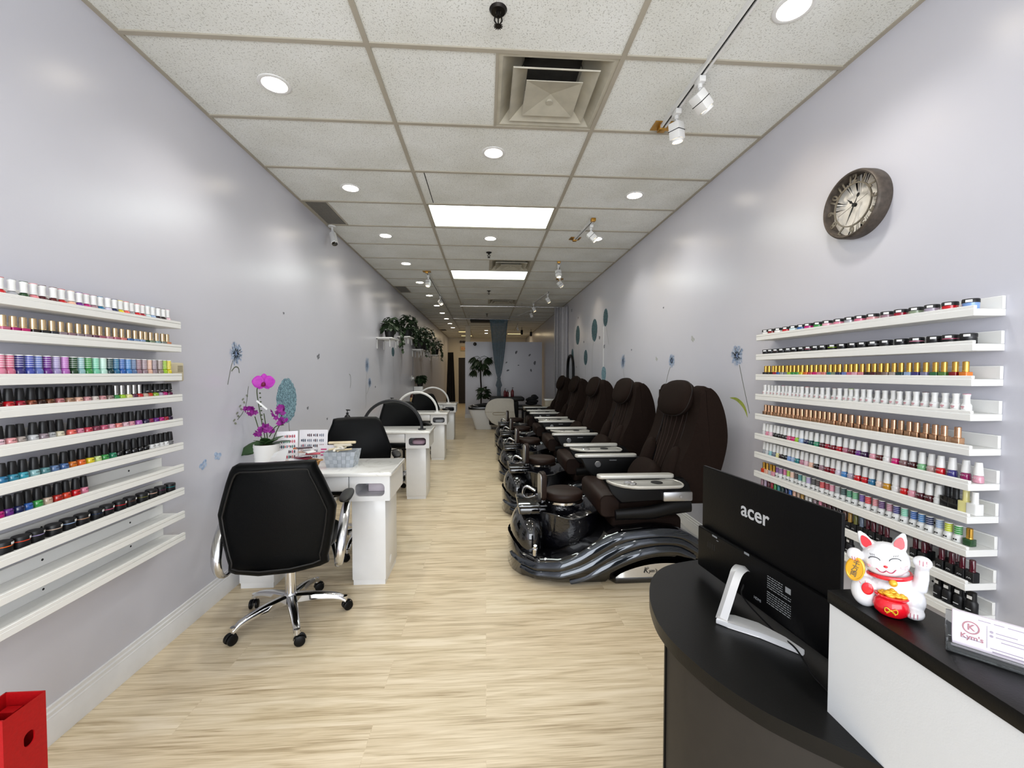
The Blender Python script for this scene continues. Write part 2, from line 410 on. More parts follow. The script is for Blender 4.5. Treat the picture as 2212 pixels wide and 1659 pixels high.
# ------------------------------------------------------------------ air diffusers
def diffuser(n, label):
    x0, x1, y0, y1 = .058+.006, GX[2]-.012, GY0+GD*n+.012, GY0+GD*(n+1)-.012
    t = thing('air_diffuser', label, 'air vent', ((x0+x1)/2, (y0+y1)/2, ZC), group='square air diffusers in the ceiling')
    a, b = (x1-x0)/2, (y1-y0)/2
    def ring(q, a0, b0, z0, a1, b1, z1):
        L0 = [(-a0, -b0, z0), (a0, -b0, z0), (a0, b0, z0), (-a0, b0, z0)]; L1 = [(-a1, -b1, z1), (a1, -b1, z1), (a1, b1, z1), (-a1, b1, z1)]
        q.loft([L0, L1], caps=False)
    q = MB(); ring(q, a, b, -.003, a*.93, b*.93, -.003); ring(q, a*.93, b*.93, -.003, a*.52, b*.52, .12); ring(q, a, b, -.003, a, b, .004)
    obj('frame', q, M_DIFF, t, angle=20)
    q = MB(); q.lathe([(.175, .1), (.175, .22), (0, .22)], 28); ring(q, a, b, .12, .001, .001, .125)
    obj('duct', q, M_DUCT, t)
    q = MB()
    for k, (s, z, h) in enumerate(((.75, -.010, .05),)):
        ring(q, a*s, b*s, z, a*(s-.26), b*(s-.26), z+h); ring(q, a*s, b*s, z, a*s-.003, b*s-.003, z-.006); ring(q, a*s-.003, b*s-.003, z-.006, a*(s-.27), b*(s-.27), z+h-.004)
    for sx in (-1, 1):
        q.box(sx*a*.4-.004, b*.45, .0, sx*a*.4+.004, b*.45+.008, .07); q.cyl(.012, .03, .045, 10, M=T(sx*a*.4, b*.45, 0))
    obj('cone_ring', q, M_DIFF, t, angle=20)
    q = MB(); s = .50; z = -.022
    A = [(-a*s, -b*s, z), (a*s, -b*s, z), (a*s, b*s, z), (-a*s, b*s, z)]
    q.add(A+[(0, 0, z+.034)], [(0, 1, 4), (1, 2, 4), (2, 3, 4), (3, 0, 4)])
    q.add([(x*.985, y*.985, z-.003) for x, y, _ in A]+A+[(0, 0, z+.030)], [(4, 5, 1, 0), (5, 6, 2, 1), (6, 7, 3, 2), (7, 4, 0, 3), (0, 1, 8), (1, 2, 8), (2, 3, 8), (3, 0, 8)])
    q.cyl(.02, z+.012, z+.03, 16, M=T(0, b*.17, 0))
    obj('centre_pyramid', q, M_DIFF, t, angle=15)
    return t
for n, l in ((0, 'large dusty square air diffuser nearest the storefront'), (6, 'dark square air diffuser next to the smaller fluorescent panel'), (11, 'small far air diffuser in front of the chrome curtain rod')):
    diffuser(n, l)
def grille(n, label):
    t = thing('return_air_grille', label, 'air vent', (XL, GY0+GD*n, ZC), group='return grilles along the wall')
    q = MB(); q.box(.02, .012, -.004, .035, GD-.012, .01); q.box(.22, .012, -.004, .235, GD-.012, .01); q.box(.02, .012, -.004, .235, .026, .01); q.box(.02, GD-.026, -.004, .235, GD-.012, .01)
    obj('frame', q, M_GRID, t)
    q = MB(); q.box(.035, .02, .02, .22, GD-.02, .024, 1)
    for i in range(40):
        y = .028+(GD-.056)*i/39; q.box(.035, y-.0025, -.001, .22, y+.0025, .008)
    for i in range(12):
        x = .04+.175*i/11; q.box(x-.002, .026, 0, x+.002, GD-.026, .007)
    obj('grille_mesh', q, [mat('grille_grey', '#76726a', .6), M_DUCT], t)
grille(3, 'dusty grey return air grille above the white security camera'); grille(9, 'return air grille farther along the wall, above the hanging plants'); grille(21, 'small return air grille near the corridor at the back')
# ------------------------------------------------------------------ track lights
def track(p0, p1, label, ends):
    P0, P1 = Vector(p0), Vector(p1); d = P1-P0; L = d.length; a = math.atan2(d.y, d.x)
    t = thing('track_rail', label, 'track light', p0, a, 'lighting tracks on the ceiling')
    q = MB(); q.box(0, -.018, -.02, L, -.011, 0); q.box(0, .011, -.02, L, .018, 0); q.box(0, -.011, -.006, L, .011, 0, 1); q.box(0, -.018, -.022, L, -.006, -.019); q.box(0, .006, -.022, L, .018, -.019)
    obj('rail', q, [M_WMETAL, M_BLACKPL], t)
    for e in ends:
        x = 0 if e == 0 else L; s = -1 if e == 0 else 1
        q = MB(); q.box(min(x, x+s*.045), -.022, -.03, max(x, x+s*.045), .022, 0, bev=.003)
        obj('end_cap', q, M_BRASS, t)
        if e == ends[0]:
            q = MB(); q.box(x+s*.01-.045, -.06, -.006, x+s*.01+.05, .06, -.001)
            obj('mounting_plate', q, M_BRASS, t)
    return t
def head(x, y, label, aim=(1., -.1, -1.), on=True, sc=1.):
    t = thing('track_spotlight', label, 'track light', (x, y, ZC-.0235), group='white track spotlights')
    q = MB(); q.box(-.017, -.03, -.03, .017, .03, 0, bev=.004); q.cyl(.012, -.05, -.03, 12); q.tube([(0, 0, -.05), (0, 0, -.10)], .006, 8)
    obj('bracket', q, M_WMETAL, t)
    z = Vector(aim).normalized(); rot = z.to_track_quat('Z', 'Y').to_matrix().to_4x4()
    Mh = T(0, 0, -.105) @ rot
    q = MB(); q.box(-.033, -.033, -.035, .033, .033, .058, M=Mh, bev=.007); q.box(-.0336, -.0336, .008, .0336, .0336, .012, 1, Mh)
    q.lathe([(.033, .058), (.034, .07), (.029, .07), (.028, .06)], 24, 0, Mh)
    obj('lamp_head', q, [M_WMETAL, M_BLACKPL], t)
    q = MB(); q.lathe([(0, .064), (.028, .064)], 24, 0, Mh)
    obj('bulb', q, mat('warm_bulb', '#ffe0a8', .3, emit=14.) if on else mat('bulb_off', '#c9c4b8', .3), t)
    if on:
        o = lamp('spot_beam', 'SPOT', Vector((x, y, ZC-.022))+Vector((0, 0, -.105))+z*.075, 6, color=(1, .84, .62), spot_size=math.radians(85), spot_blend=1., shadow_soft_size=.025)
        o.rotation_euler = (-z).to_track_quat('Z', 'Y').to_euler()
    return t
track((1.095, .3, ZC), (1.095, 2.53, ZC), 'long white ceiling track running to the top edge, brass end plate', (1,))
head(1.10, 2.10, 'white track head farther from the brass end of the long track', (1., .25, -1.0)); head(1.10, 2.36, 'white track head next to the brass end of the long track', (.15, .1, -1.))
track((1.067, 4.12, ZC), (1.02, 4.70, ZC), 'short white track with brass ends and a single head', (1, 0))
head(1.08, 4.22, 'white head on the short brass-ended track', (.9, -.2, -1.))
track((1.01, 5.70, ZC), (1.21, 6.75, ZC), 'short dark track with two heads beyond the second diffuser', (1, 0))
head(1.02, 5.80, 'nearer of two white heads on the short track behind the second diffuser', (.1, -.2, -1.)); head(1.17, 6.52, 'farther of two white heads on the short track behind the second diffuser', (.8, .1, -1.))
track((1.195, 7.85, ZC), (1.03, 9.3, ZC), 'slanting track in front of the grey drape', ())
head(1.19, 7.95, 'white head at the near end of the slanting track', (.6, 0, -1.)); head(1.05, 9.1, 'white head at the far end of the slanting track', (.5, 0, -1.))
track((1.2, 9.75, ZC), (.86, 11.2, ZC), 'dim slanting track beyond the chrome rod', ())
head(1.1, 10.05, 'small white head on the dim slanting track beyond the rod', (.4, 0, -1.), False)
track((1.0, 12.9, ZC), (1.05, 15.2, ZC), 'far dark track above the partition', ())
head(1.02, 13.3, 'tiny head on the far track above the partition', (.4, 0, -1.), False)
track((-.892, 6.4, ZC), (-.93, 15.4, ZC), 'long track beside the row of downlights, running to the back', (0,))
head(-.893, 6.55, 'white head at the near end of the long back track', (-.1, -.3, -1.)); head(-.90, 8.33, 'white head partway along the long back track', (.5, -.5, -1.))
for x, y, l in ((1.22, 14.0, 'dark dangling spotlight, nearer of two above the partition'), (1.6, 14.6, 'dark dangling spotlight, farther of two above the partition')):
    t = thing('hanging_spotlight', l, 'spotlight', (x, y, ZC), group='dark spotlights above the partition')
    obj('bracket', MB().tube([(0, 0, 0), (0, 0, -.1)], .008, 8), M_BLACKPL, t); obj('lamp_head', MB().cyl(.04, -.25, -.1, 16, bev=.01), M_BLACKPL, t)
# ------------------------------------------------------------------ sprinklers
def sprinkler(x, y, label):
    t = thing('fire_sprinkler', label, 'sprinkler', (x, y, ZC), group='fire sprinklers in the ceiling')
    obj('escutcheon', MB().lathe([(.012, -.012), (.03, -.010), (.038, 0)], 24), mat('dark_bronze', '#2c2926', .35, .8), t)
    q = MB(); q.cyl(.009, -.03, -.008, 12); q.tube([(-.014, 0, -.03), (-.016, 0, -.045), (-.004, 0, -.065)], .0035, 6); q.tube([(.014, 0, -.03), (.016, 0, -.045), (.004, 0, -.065)], .0035, 6); q.tube([(0, 0, -.03), (0, 0, -.064)], .003, 6)
    obj('frame_arms', q, MATS['dark_bronze'], t)
    q = MB(); q.cyl(.013, -.069, -.066, 18)
    for i in range(12): q.box(.011, -.002, -.069, .019, .002, -.067, M=RZ(i*PI/6))
    obj('deflector', q, MATS['dark_bronze'], t)
for x, y, l in ((.054, 1.79, 'fire sprinkler at the top edge, nearest the storefront'), (.041, 5.33, 'fire sprinkler between the larger panel and the second diffuser'), (.059, 7.82, 'fire sprinkler just beyond the smaller fluorescent panel'), (.034, 10.9, 'small fire sprinkler between the two curtain rods')): sprinkler(x, y, l)
# ------------------------------------------------------------------ security cameras
t = thing('security_camera', 'white bullet security camera under the ceiling near the wall grille', 'camera', (-1.60, 4.47, ZC))
obj('mount', MB().cyl(.04, -.02, -.002, 20, bev=.004).tube([(0, 0, -.02), (0, 0, -.06), (.01, -.015, -.085)], .010, 10), M_WMETAL, t)
Mc = T(.015, -.02, -.11) @ (Vector((.30, -.45, -.85)).normalized().to_track_quat('Z', 'Y').to_matrix().to_4x4())
obj('housing', MB().cyl(.034, -.03, .12, 24, M=Mc, bev=.008).tube([Mc @ Vector((0, .033, -.035)), Mc @ Vector((0, .038, .135))], .006, 8), M_WMETAL, t)
obj('lens', MB().lathe([(0, .1205), (.026, .1205), (.029, .122), (.029, .119)], 24, 0, Mc), mat('lens_black', '#060606', .08, coat=1), t)
t = thing('dome_camera', 'small black camera on the top corner of the grey partition', 'camera', (-.33, PY, 2.27))
obj('mount', MB().cyl(.045, 0, .02, 20, M=RX(PI/2)), M_BLACKPL, t)
obj('dome', MB().ell((0, -.05, 0), (.055, .055, .055)), mat('dome_black', '#050505', .1, coat=1), t)
# ------------------------------------------------------------------ rods and drapes
t = thing('curtain_rod', 'chrome ceiling rod carrying the bunched grey drape', 'curtain rod', (0, 9.17, 2.86), group='chrome curtain rods')
obj('rod', MB().tube([(-.56, -.02, 0), (1.79, .02, 0)], .011, 12), M_CHROME, t)
for x in (-.5, .80): obj('hanger', MB().tube([(x, 0, 0), (x, 0, .08)], .005, 8).cyl(.02, .07, .08, 12, M=T(x, 0, 0)), M_CHROME, t)
t = thing('curtain_rod', 'chrome ceiling rod carrying the blue sheer curtain', 'curtain rod', (0, 11.35, 2.86), group='chrome curtain rods')
obj('rod', MB().tube([(-.87, -.1, 0), (.72, .1, 0)], .011, 12), M_CHROME, t)
for x in (-.45, .66): obj('hanger', MB().tube([(x, x*.12, 0), (x, x*.12, .08)], .005, 8).cyl(.02, .07, .08, 12, M=T(x, x*.12, 0)), M_CHROME, t)
def drape(name, path, z0, z1, amp, folds, m, label, cat, taper=None, th=.004):
    P = spline(path, 40); n = len(P); secs = []; nz = 14
    for j in range(nz+1):
        tz = j/nz; z = z1+(z0-z1)*tz; row = []
        k = taper(tz) if taper else 1.
        mid = (P[0]+P[-1])/2
        for i in range(n):
            a = 2*PI*folds*i/(n-1)
            d = (P[min(i+1, n-1)]-P[max(i-1, 0)]).normalized(); nn = Vector((-d.y, d.x, 0))
            p = mid+(P[i]-mid)*k+nn*(amp*(.75+.4*tz)*(math.sin(a)+.3*math.sin(2.3*a+1)))
            row.append((p.x, p.y, z))
        secs.append(row)
    q = MB(); q.loft(secs, caps=False, closed=False)
    o = obj(name, q, m, angle=80)
    so = o.modifiers.new('th', 'SOLIDIFY'); so.thickness = th
    return tag(o, label, cat)
drape('grey_drape', [(1.52, 9.17, 0), (1.66, 9.1, 0), (1.785, 8.95, 0)], .05, 2.846, .045, 7, mat('grey_drape_fabric', '#b0aeb2', .8, var=.06, sheen=.2), 'tall grey pleated drape bunched against the wall behind the last pedicure chair', 'curtain')
sheer = bpy.data.materials.new('blue_sheer'); sheer.use_nodes = True; nt = sheer.node_tree; bb = nt.nodes['Principled BSDF']
bb.inputs['Base Color'].default_value = rgb('#5b7482'); bb.inputs['Roughness'].default_value = .7
wv = nt.nodes.new('ShaderNodeTexNoise'); wv.inputs['Scale'].default_value = 30; rp = nt.nodes.new('ShaderNodeValToRGB')
rp.color_ramp.elements[0].color = (.35,)*3+(1,); rp.color_ramp.elements[1].color = (.8,)*3+(1,)
nt.links.new(wv.outputs['Fac'], rp.inputs[0]); nt.links.new(rp.outputs[0], bb.inputs['Alpha'])
t = thing('sheer_curtain', 'blue sheer curtain knotted in front of the grey partition', 'curtain', (.36, 11.38, 0))
def sheer_part(name, zs, seed):
    q = MB(); secs = []; n = 60
    for z, wx, wy in zs:
        secs.append([((wx*math.cos(2*PI*i/n))*(1+.10*math.sin(9*2*PI*i/n+seed)), wy*math.sin(2*PI*i/n)*(1+.3*math.sin(11*2*PI*i/n)), z) for i in range(n)])
    q.loft(secs, caps=False); return obj(name, q, sheer, t, angle=80)
sheer_part('upper_drape', [(2.85, .235, .06), (2.5, .20, .06), (2.1, .165, .06), (1.7, .12, .055), (1.4, .075, .05), (1.27, .04, .04)], 0)
sheer_part('knot', [(1.27, .04, .04), (1.24, .05, .05), (1.2, .045, .045), (1.12, .065, .06), (1.05, .085, .07), (1.0, .06, .06), (.97, .05, .05)], 1)
sheer_part('lower_tail', [(.97, .05, .05), (.8, .05, .05), (.45, .07, .05), (.2, .08, .06)], 2)
o = drape('black_drape', [(-1.56, 17.0, 0), (-1.43, 16.97, 0), (-1.3, 17.0, 0)], .02, 2.22, .02, 4, mat('black_cloth', '#0b0b0c', .85), 'tall narrow black drape hanging beside the corridor doorway', 'curtain', taper=lambda u: .85+.65*u)
# ------------------------------------------------------------------ office chairs
M_LEATHER = mat('black_leather', '#040506', .42, bump=.25, scale=260, spec=.14)
M_LSEAM = mat('leather_seam', '#060607', .5)
M_ALU = mat('polished_aluminium', '#cfd0d2', .2, 1.)
M_PAD = mat('arm_pad_black', '#0c0c0c', .5, bump=.1, scale=200)
BK = [(-.158, 1.), (.158, 1.), (.20, .93), (.272, .58), (.277, .50), (.262, .30), (.235, .08), (.20, .0), (-.20, .0), (-.235, .08), (-.262, .30), (-.277, .50), (-.272, .58), (-.20, .93)]
def back_shape(s, t0, t1, h0, h1, rec, dz, seg=2):
    q = MB(); pts = spline([(x*s, (u-.5)*s+.5, 0) for x, u in BK+BK[:1]], 3)[:-1]
    pts = [(p.x, p.y) for p in pts]
    b = MB(); b.prism(pts, 0, 1, bev=0)
    q2 = MB(); n = len(pts)
    prof = [(0, 0), (.012, .25), (.02, .5), (.012, .75), (0, 1.)]
    secs = []
    for e, u in ((-.022, .0), (-.006, .12), (0, .3), (0, .7), (-.006, .88), (-.022, 1.)):
        row = []
        for x, v in pts:
            cx = x*(1+e/.27); cv = .5+(v-.5)*(1+e/.27)
            z = h0+(h1-h0)*cv+dz
            bulge = .035*math.cos(min(1, abs(x)/.3)*PI/2)*-1+.05*(x/.27)**2   # wraps forward at the sides
            y = t0+(t1-t0)*u+bulge-rec*(z-h0-dz)
            row.append((cx, y, z))
        secs.append(row)
    q2.loft(secs); return q2, pts
def office_chair(label, loc, rz, dz=0.):
    t = thing('office_chair', label, 'office chair', loc, rz, 'black office chairs at the manicure desks')
    q, pts = back_shape(1., -.245, -.165, .375, .955, .09, dz)
    bk = obj('backrest', q, M_LEATHER, t, angle=60)
    sm = MB(); P = []
    for k in range(len(pts)):
        x, v = pts[k]; x *= .865; v = .5+(v-.5)*.88
        z = .375+.58*v+dz; bl = -.035*math.cos(min(1, abs(x)/.3)*PI/2)+.05*(x/.27)**2
        P.append((x, -.247+bl-.09*(z-.375-dz), z))
    sm.tube(P, .0045, 6, closed=True); obj('piping', sm, M_LSEAM, bk)
    q = MB(); q.ell((0, .03, .455+dz), (.255, .255, .055), p=3.2, q=2.6, nu=32); obj('seat', q, M_LEATHER, t, angle=70)
    for s in (-1, 1):
        q = MB(); q.ell((s*.30, .05, .675+dz), (.036, .13, .02), p=2.6, q=2.2); obj('arm_pad', q, M_PAD, t, angle=70)
        pth = spline([(s*.298, .13, .655+dz), (s*.302, .05, .645+dz), (s*.304, -.06, .60+dz), (s*.302, -.15, .515+dz), (s*.296, -.185, .42+dz), (s*.28, -.15, .345+dz), (s*.25, -.05, .37+dz), (s*.22, .04, .40+dz)], 6)
        n = len(pth); r = [.012+.014*math.sin(PI*min(1, i/(n*.8))) for i in range(n)]
        q = MB(); q.tube(pth, r, 12, sx=1.05, sy=.6, up=(1, 0, 0)); obj('arm_bracket', q, M_ALU, t, angle=60)
    q = MB(); q.box(-.1, -.12, .385+dz, .1, .12, .405+dz, bev=.006); q.box(-.05, -.22, .37+dz, .05, 0, .395+dz, bev=.006); q.tube([(.05, .05, .385+dz), (.2, .09, .375+dz), (.25, .1, .37+dz)], .006, 8)
    obj('tilt_mechanism', q, M_BLACKPL, t)
    q = MB(); q.cyl(.028, .10, .31, 24, bev=.003); obj('gas_column', q, M_CHROME, t)
    q = MB(); q.cyl(.016, .30, .40+dz, 20); q.cyl(.03, .35+dz, .385+dz, 20); obj('piston', q, M_BLACKPL, t)
    q = MB(); q.lathe([(.0, .085), (.035, .085), (.045, .10), (.04, .135), (.03, .15), (0, .15)], 24)
    for k in range(5):
        a = math.radians(2+72*k)
        secs = []
        for u in range(9):
            f = u/8; r = .03+.265*f; zt = .142-.02*f-.035*f**3; w = .026-.010*f; h = .045-.022*f
            if f > .9: zt -= .012
            secs.append([(r, -w, zt-h), (r, -w*1.02, zt-.008), (r, -w*.6, zt), (r, w*.6, zt), (r, w*1.02, zt-.008), (r, w, zt-h)])
        q.loft(secs, M=RZ(a))
        q.cyl(.015, .058, .085, 14, M=RZ(a) @ T(.288, 0, 0))
    obj('star_base', q, M_CHROME, t, angle=50)
    for k in range(5):
        a = math.radians(2+72*k); aa = a+(.5, -.9, 2.2, .2, 1.4)[k]
        M = T(.29*math.cos(a), .29*math.sin(a), 0) @ RZ(aa)
        q = MB()
        for s in (-1, 1):
            q.lathe([(0, -.0085), (.02, -.0085), (.0265, -.005), (.0265, .005), (.02, .0085), (0, .0085)], 20, 0, M @ T(.012, s*.016, .0275) @ RX(PI/2))
        q.lathe([(.0275, -.006), (.031, -.004), (.031, .004), (.0275, .006)], 16, 0, M @ T(.012, 0, .0285) @ RX(PI/2), ang=PI)
        q.cyl(.010, .03, .068, 12, M=M)
        obj('caster', q, M_BLACKPL, t)
    return t
office_chair('black leather office chair at the desk with the orchid, back to the storefront', (-1.117, 2.41, 0), math.radians(10))
tech = office_chair('black office chair tucked behind the desk with the orchid', (-1.04, 3.41, 0), math.radians(180+17), .06)
dup(tech, (-1.05, 5.36, 0), math.radians(180+27), 'black office chair behind the desk with the black arch lamp')
dup(tech, (-1.01, 7.42, 0), math.radians(180+30), 'black office chair behind the nearer white arch lamp')
# ------------------------------------------------------------------ manicure desks
def marble():
    m = mat('white_marble_top', '#ebebe8', .16, coat=.4)
    nt = m.node_tree; b = nt.nodes['Principled BSDF']
    tc = nt.nodes.new('ShaderNodeTexCoord'); n = nt.nodes.new('ShaderNodeTexNoise'); n.inputs['Scale'].default_value = 3.; n.inputs['Detail'].default_value = 9; n.inputs['Distortion'].default_value = 2.2
    r = nt.nodes.new('ShaderNodeValToRGB'); e = r.color_ramp.elements
    e[0].position = .47; e[0].color = rgb('#ecece9'); e[1].position = .53; e[1].color = rgb('#ecece9'); x = e.new(.5); x.color = rgb('#dcdbd7')
    nt.links.new(tc.outputs['Object'], n.inputs['Vector']); nt.links.new(n.outputs['Fac'], r.inputs[0]); nt.links.new(r.outputs[0], b.inputs['Base Color'])
    return m
M_MARBLE = marble()
M_DESK = mat('desk_white_lacquer', '#e8e9ea', .28, coat=.25, var=.01)
M_INNER = mat('cubby_lilac_grey', '#e6e4e8', .5, var=.05)
def plate_hole(q, x0, z0, x1, z1, hole, y0, y1, mi=0):
    hx0, hz0, hx1, hz1, r = hole
    inn = rr(hx0, hz0, hx1, hz1, r, 6); n = len(inn); out = []
    cx, cz = (hx0+hx1)/2, (hz0+hz1)/2
    for x, z in inn:
        dx, dz = x-cx, z-cz
        k = min([((x1-cx) if dx > 0 else (x0-cx))/dx if abs(dx) > 1e-9 else 1e9, ((z1-cz) if dz > 0 else (z0-cz))/dz if abs(dz) > 1e-9 else 1e9])
        out.append([cx+dx*k, cz+dz*k])
    for X, Z in ((x0, z0), (x1, z0), (x1, z1), (x0, z1)):
        i = min(range(n), key=lambda i: (out[i][0]-X)**2+(out[i][1]-Z)**2); out[i] = [X, Z]
    vs = [(x, y0, z) for x, z in inn]+[(x, y0, z) for x, z in out]+[(x, y1, z) for x, z in inn]
    fs = [(i, (i+1) % n, n+(i+1) % n, n+i) for i in range(n)]+[(i, (i+1) % n, 2*n+(i+1) % n, 2*n+i) for i in range(n)]
    q.add(vs, fs, mi)
def manicure_desk(label, y):
    t = thing('manicure_desk', label, 'desk', (0, y, 0), 0, 'white manicure desks along the wall')
    q = MB(); q.prism(rr(-1.6, -.015, -.605, .445, .012, 3), .74, .765, bev=.006); obj('tabletop', q, M_MARBLE, t)
    # apron with two open cubbies and a drawer between
    A0, A1, B0, B1 = .575, .74, .012, .43
    q = MB()
    plate_hole(q, -.875, A0, -.622, A1, (-.842, .606, -.655, .69, .028), B0, B0+.016)
    plate_hole(q, -1.585, A0, -1.332, A1, (-1.552, .606, -1.365, .69, .028), B0, B0+.016)
    for a, b in ((-.637, -.622), (-.875, -.860), (-1.585, -1.570), (-1.347, -1.332)): q.box(a, B0+.016, A0, b, B1, A1)
    q.box(-.86, B0+.016, A0, -.637, B1, A0+.018); q.box(-1.57, B0+.016, A0, -1.347, B1, A0+.018)
    q.box(-.86, B1-.1, A0, -.637, B1-.09, A1, 1); q.box(-1.57, B1-.1, A0, -1.347, B1-.09, A1, 1)
    q.box(-.86, B0+.02, A0+.018, -.637, B1-.1, A0+.020, 1); q.box(-1.57, B0+.02, A0+.018, -1.347, B1-.1, A0+.020, 1)
    q.box(-1.332, B0+.02, .635, -.875, B1, A1)
    obj('apron', q, [M_DESK, M_INNER], t)
    q = MB(); q.box(-1.322, B0, .645, -.885, B0+.02, .735, bev=.004); q.box(-1.2, B0-.003, .668, -1.0, B0, .676, bev=.001); dw = obj('drawer', q, M_DESK, t)
    for x0, x1 in ((-.880, -.662), (-1.598, -1.380)):
        q = MB(); q.box(x0, .06, .035, x1, .40, A0, bev=.004); q.box(x0+.006, .066, 0, x1-.006, .394, .035)
        p = obj('pedestal', q, M_DESK, t)
        if x0 > -1: obj('vent_port', MB().lathe([(0, .004), (.018, .004), (.03, .001), (.03, 0)], 20, 0, T(x1, .2, .11) @ RY(PI/2)), M_DESK, p)
    return t
D = [2.69, 4.545, 6.60, 8.61]
for y, l in zip(D, ('white manicure desk holding the orchid and baskets', 'white manicure desk with the black arch lamp', 'white manicure desk with the nearer white arch lamp', 'farthest white manicure desk, under the farther white arch lamp')):
    manicure_desk(l, y)
for i, (x, c, l) in enumerate(((-.75, '#d8cdd4', 'pale box inside the open cubby of the orchid desk'), (-.75, '#c9a9b8', 'pink towel inside the cubby of the black-lamp desk'), (-.75, '#c9ccd0', 'pale folded cloth in the cubby of the nearer white-lamp desk'))):
    y = D[i]
    if i == 0:
        t = thing('tissue_tray', l, 'box', (x+.02, y+.22, .596)); obj('tray', MB().box(-.07, -.06, 0, .07, .06, .07, bev=.006), mat('pale_box', c, .5), t)
    else:
        t = tag(obj('folded_towel', MB().ell((0, 0, .031), (.075, .1, .03), p=4, q=3), mat('towel_%d' % i, c, .9, bump=.6, scale=300), loc=(x, y+.18, .596)), l, 'towel')
t = tag(obj('folded_towel', MB().ell((0, 0, .027), (.075, .1, .026), p=4, q=3), mat('towel_dark', '#232326', .9, bump=.6, scale=300), loc=(-.75, D[3]+.18, .596)), 'dark cloth in the cubby of the farthest desk', 'towel')
# ------------------------------------------------------------------ arch lamps
def arch_lamp(xa, xb, y, h, m, r, label):
    t = thing('arch_lamp', label, 'desk lamp', ((xa+xb)/2, y, .765), group='arch lamps on the manicure desks')
    w = (xb-xa)/2; n = 28
    pth = [(-w*math.cos(PI*i/n), 0, .012+h*math.sin(PI*i/n)) for i in range(n+1)]
    obj('arch_tube', MB().tube(pth, r, 14, sx=1., sy=1.1), m, t, angle=60)
    for s in (-1, 1): obj('foot', MB().cyl(.045, 0, .012, 24, M=T(s*w, 0, 0), bev=.004), m, t)
    q = MB(); q.tube([(-(w-r*.8)*math.cos(PI*i/n), 0, .012+(h-r*.8)*math.sin(PI*i/n)) for i in range(3, n-2)], .006, 6); obj('light_strip', q, mat('lamp_diffuser_grey', '#3a3b3d', .5) if 'black' in label else mat('lamp_diffuser', '#f2f2ee', .5), t)
    return t
arch_lamp(-1.365, -.715, D[1]+.13, .315, mat('lamp_black', '#1b1c1f', .45), .0155, 'black arch lamp spanning the second manicure desk')
arch_lamp(-1.42, -.775, D[2]+.05, .315, mat('lamp_white', '#ececea', .35), .0155, 'white arch lamp on the third manicure desk')
arch_lamp(-1.42, -.775, D[3]+.05, .315, MATS['lamp_white'], .0155, 'white arch lamp on the fourth and farthest manicure desk')
# ------------------------------------------------------------------ pump bottles on desks
def pump_bottle(x, y, z, h, r, body, label, lab=None, pump=True, cap='#111111', name='pump_bottle'):
    t = thing(name, label, 'bottle', (x, y, z), group='bottles on the manicure desks' if x < -1 else 'bottles by the shampoo bed')
    q = MB(); q.lathe([(0, 0), (r*.95, 0), (r, h*.04), (r, h*.6), (r*.8, h*.72), (r*.35, h*.8), (r*.33, h*.86), (0, h*.86)], 20); obj('bottle_body', q, body, t)
    if lab: obj('paper_label', MB().lathe([(r*1.01, h*.12), (r*1.01, h*.5)], 20), lab, t)
    q = MB(); c = mat('cap_'+cap, cap, .4)
    q.cyl(r*.42, h*.84, h*.9, 14)
    if pump: q.cyl(r*.12, h*.9, h*1.02, 8); q.box(-r*.25, -r*.2, h*1.0, r*.9, r*.2, h*1.06, bev=r*.06); q.cyl(r*.45, h*1.03, h*1.07, 14)
    obj('pump_head', q, c, t)
    return t
M_AMBER = mat('amber_plastic', '#4a1d0e', .25, coat=.3); M_CREAML = mat('label_cream', '#c9a877', .6, var=.1)
pump_bottle(-1.555, D[1]+.2, .765, .21, .035, mat('black_bottle', '#0c0c0d', .3), 'black pump bottle on the wall end of the black-lamp desk')
pump_bottle(-1.51, D[2]+.12, .765, .22, .042, M_AMBER, 'amber pump bottle with cream label on the third desk', M_CREAML)
pump_bottle(-1.575, D[2]+.03, .765, .12, .024, mat('pink_plastic', '#d9969a', .35), 'small pink bottle beside the amber pump bottle on the third desk', None, False, '#e8e6e6')
pump_bottle(-1.54, D[3]+.15, .765, .23, .045, M_AMBER, 'amber bottle with tan label on the farthest desk', M_CREAML, False)
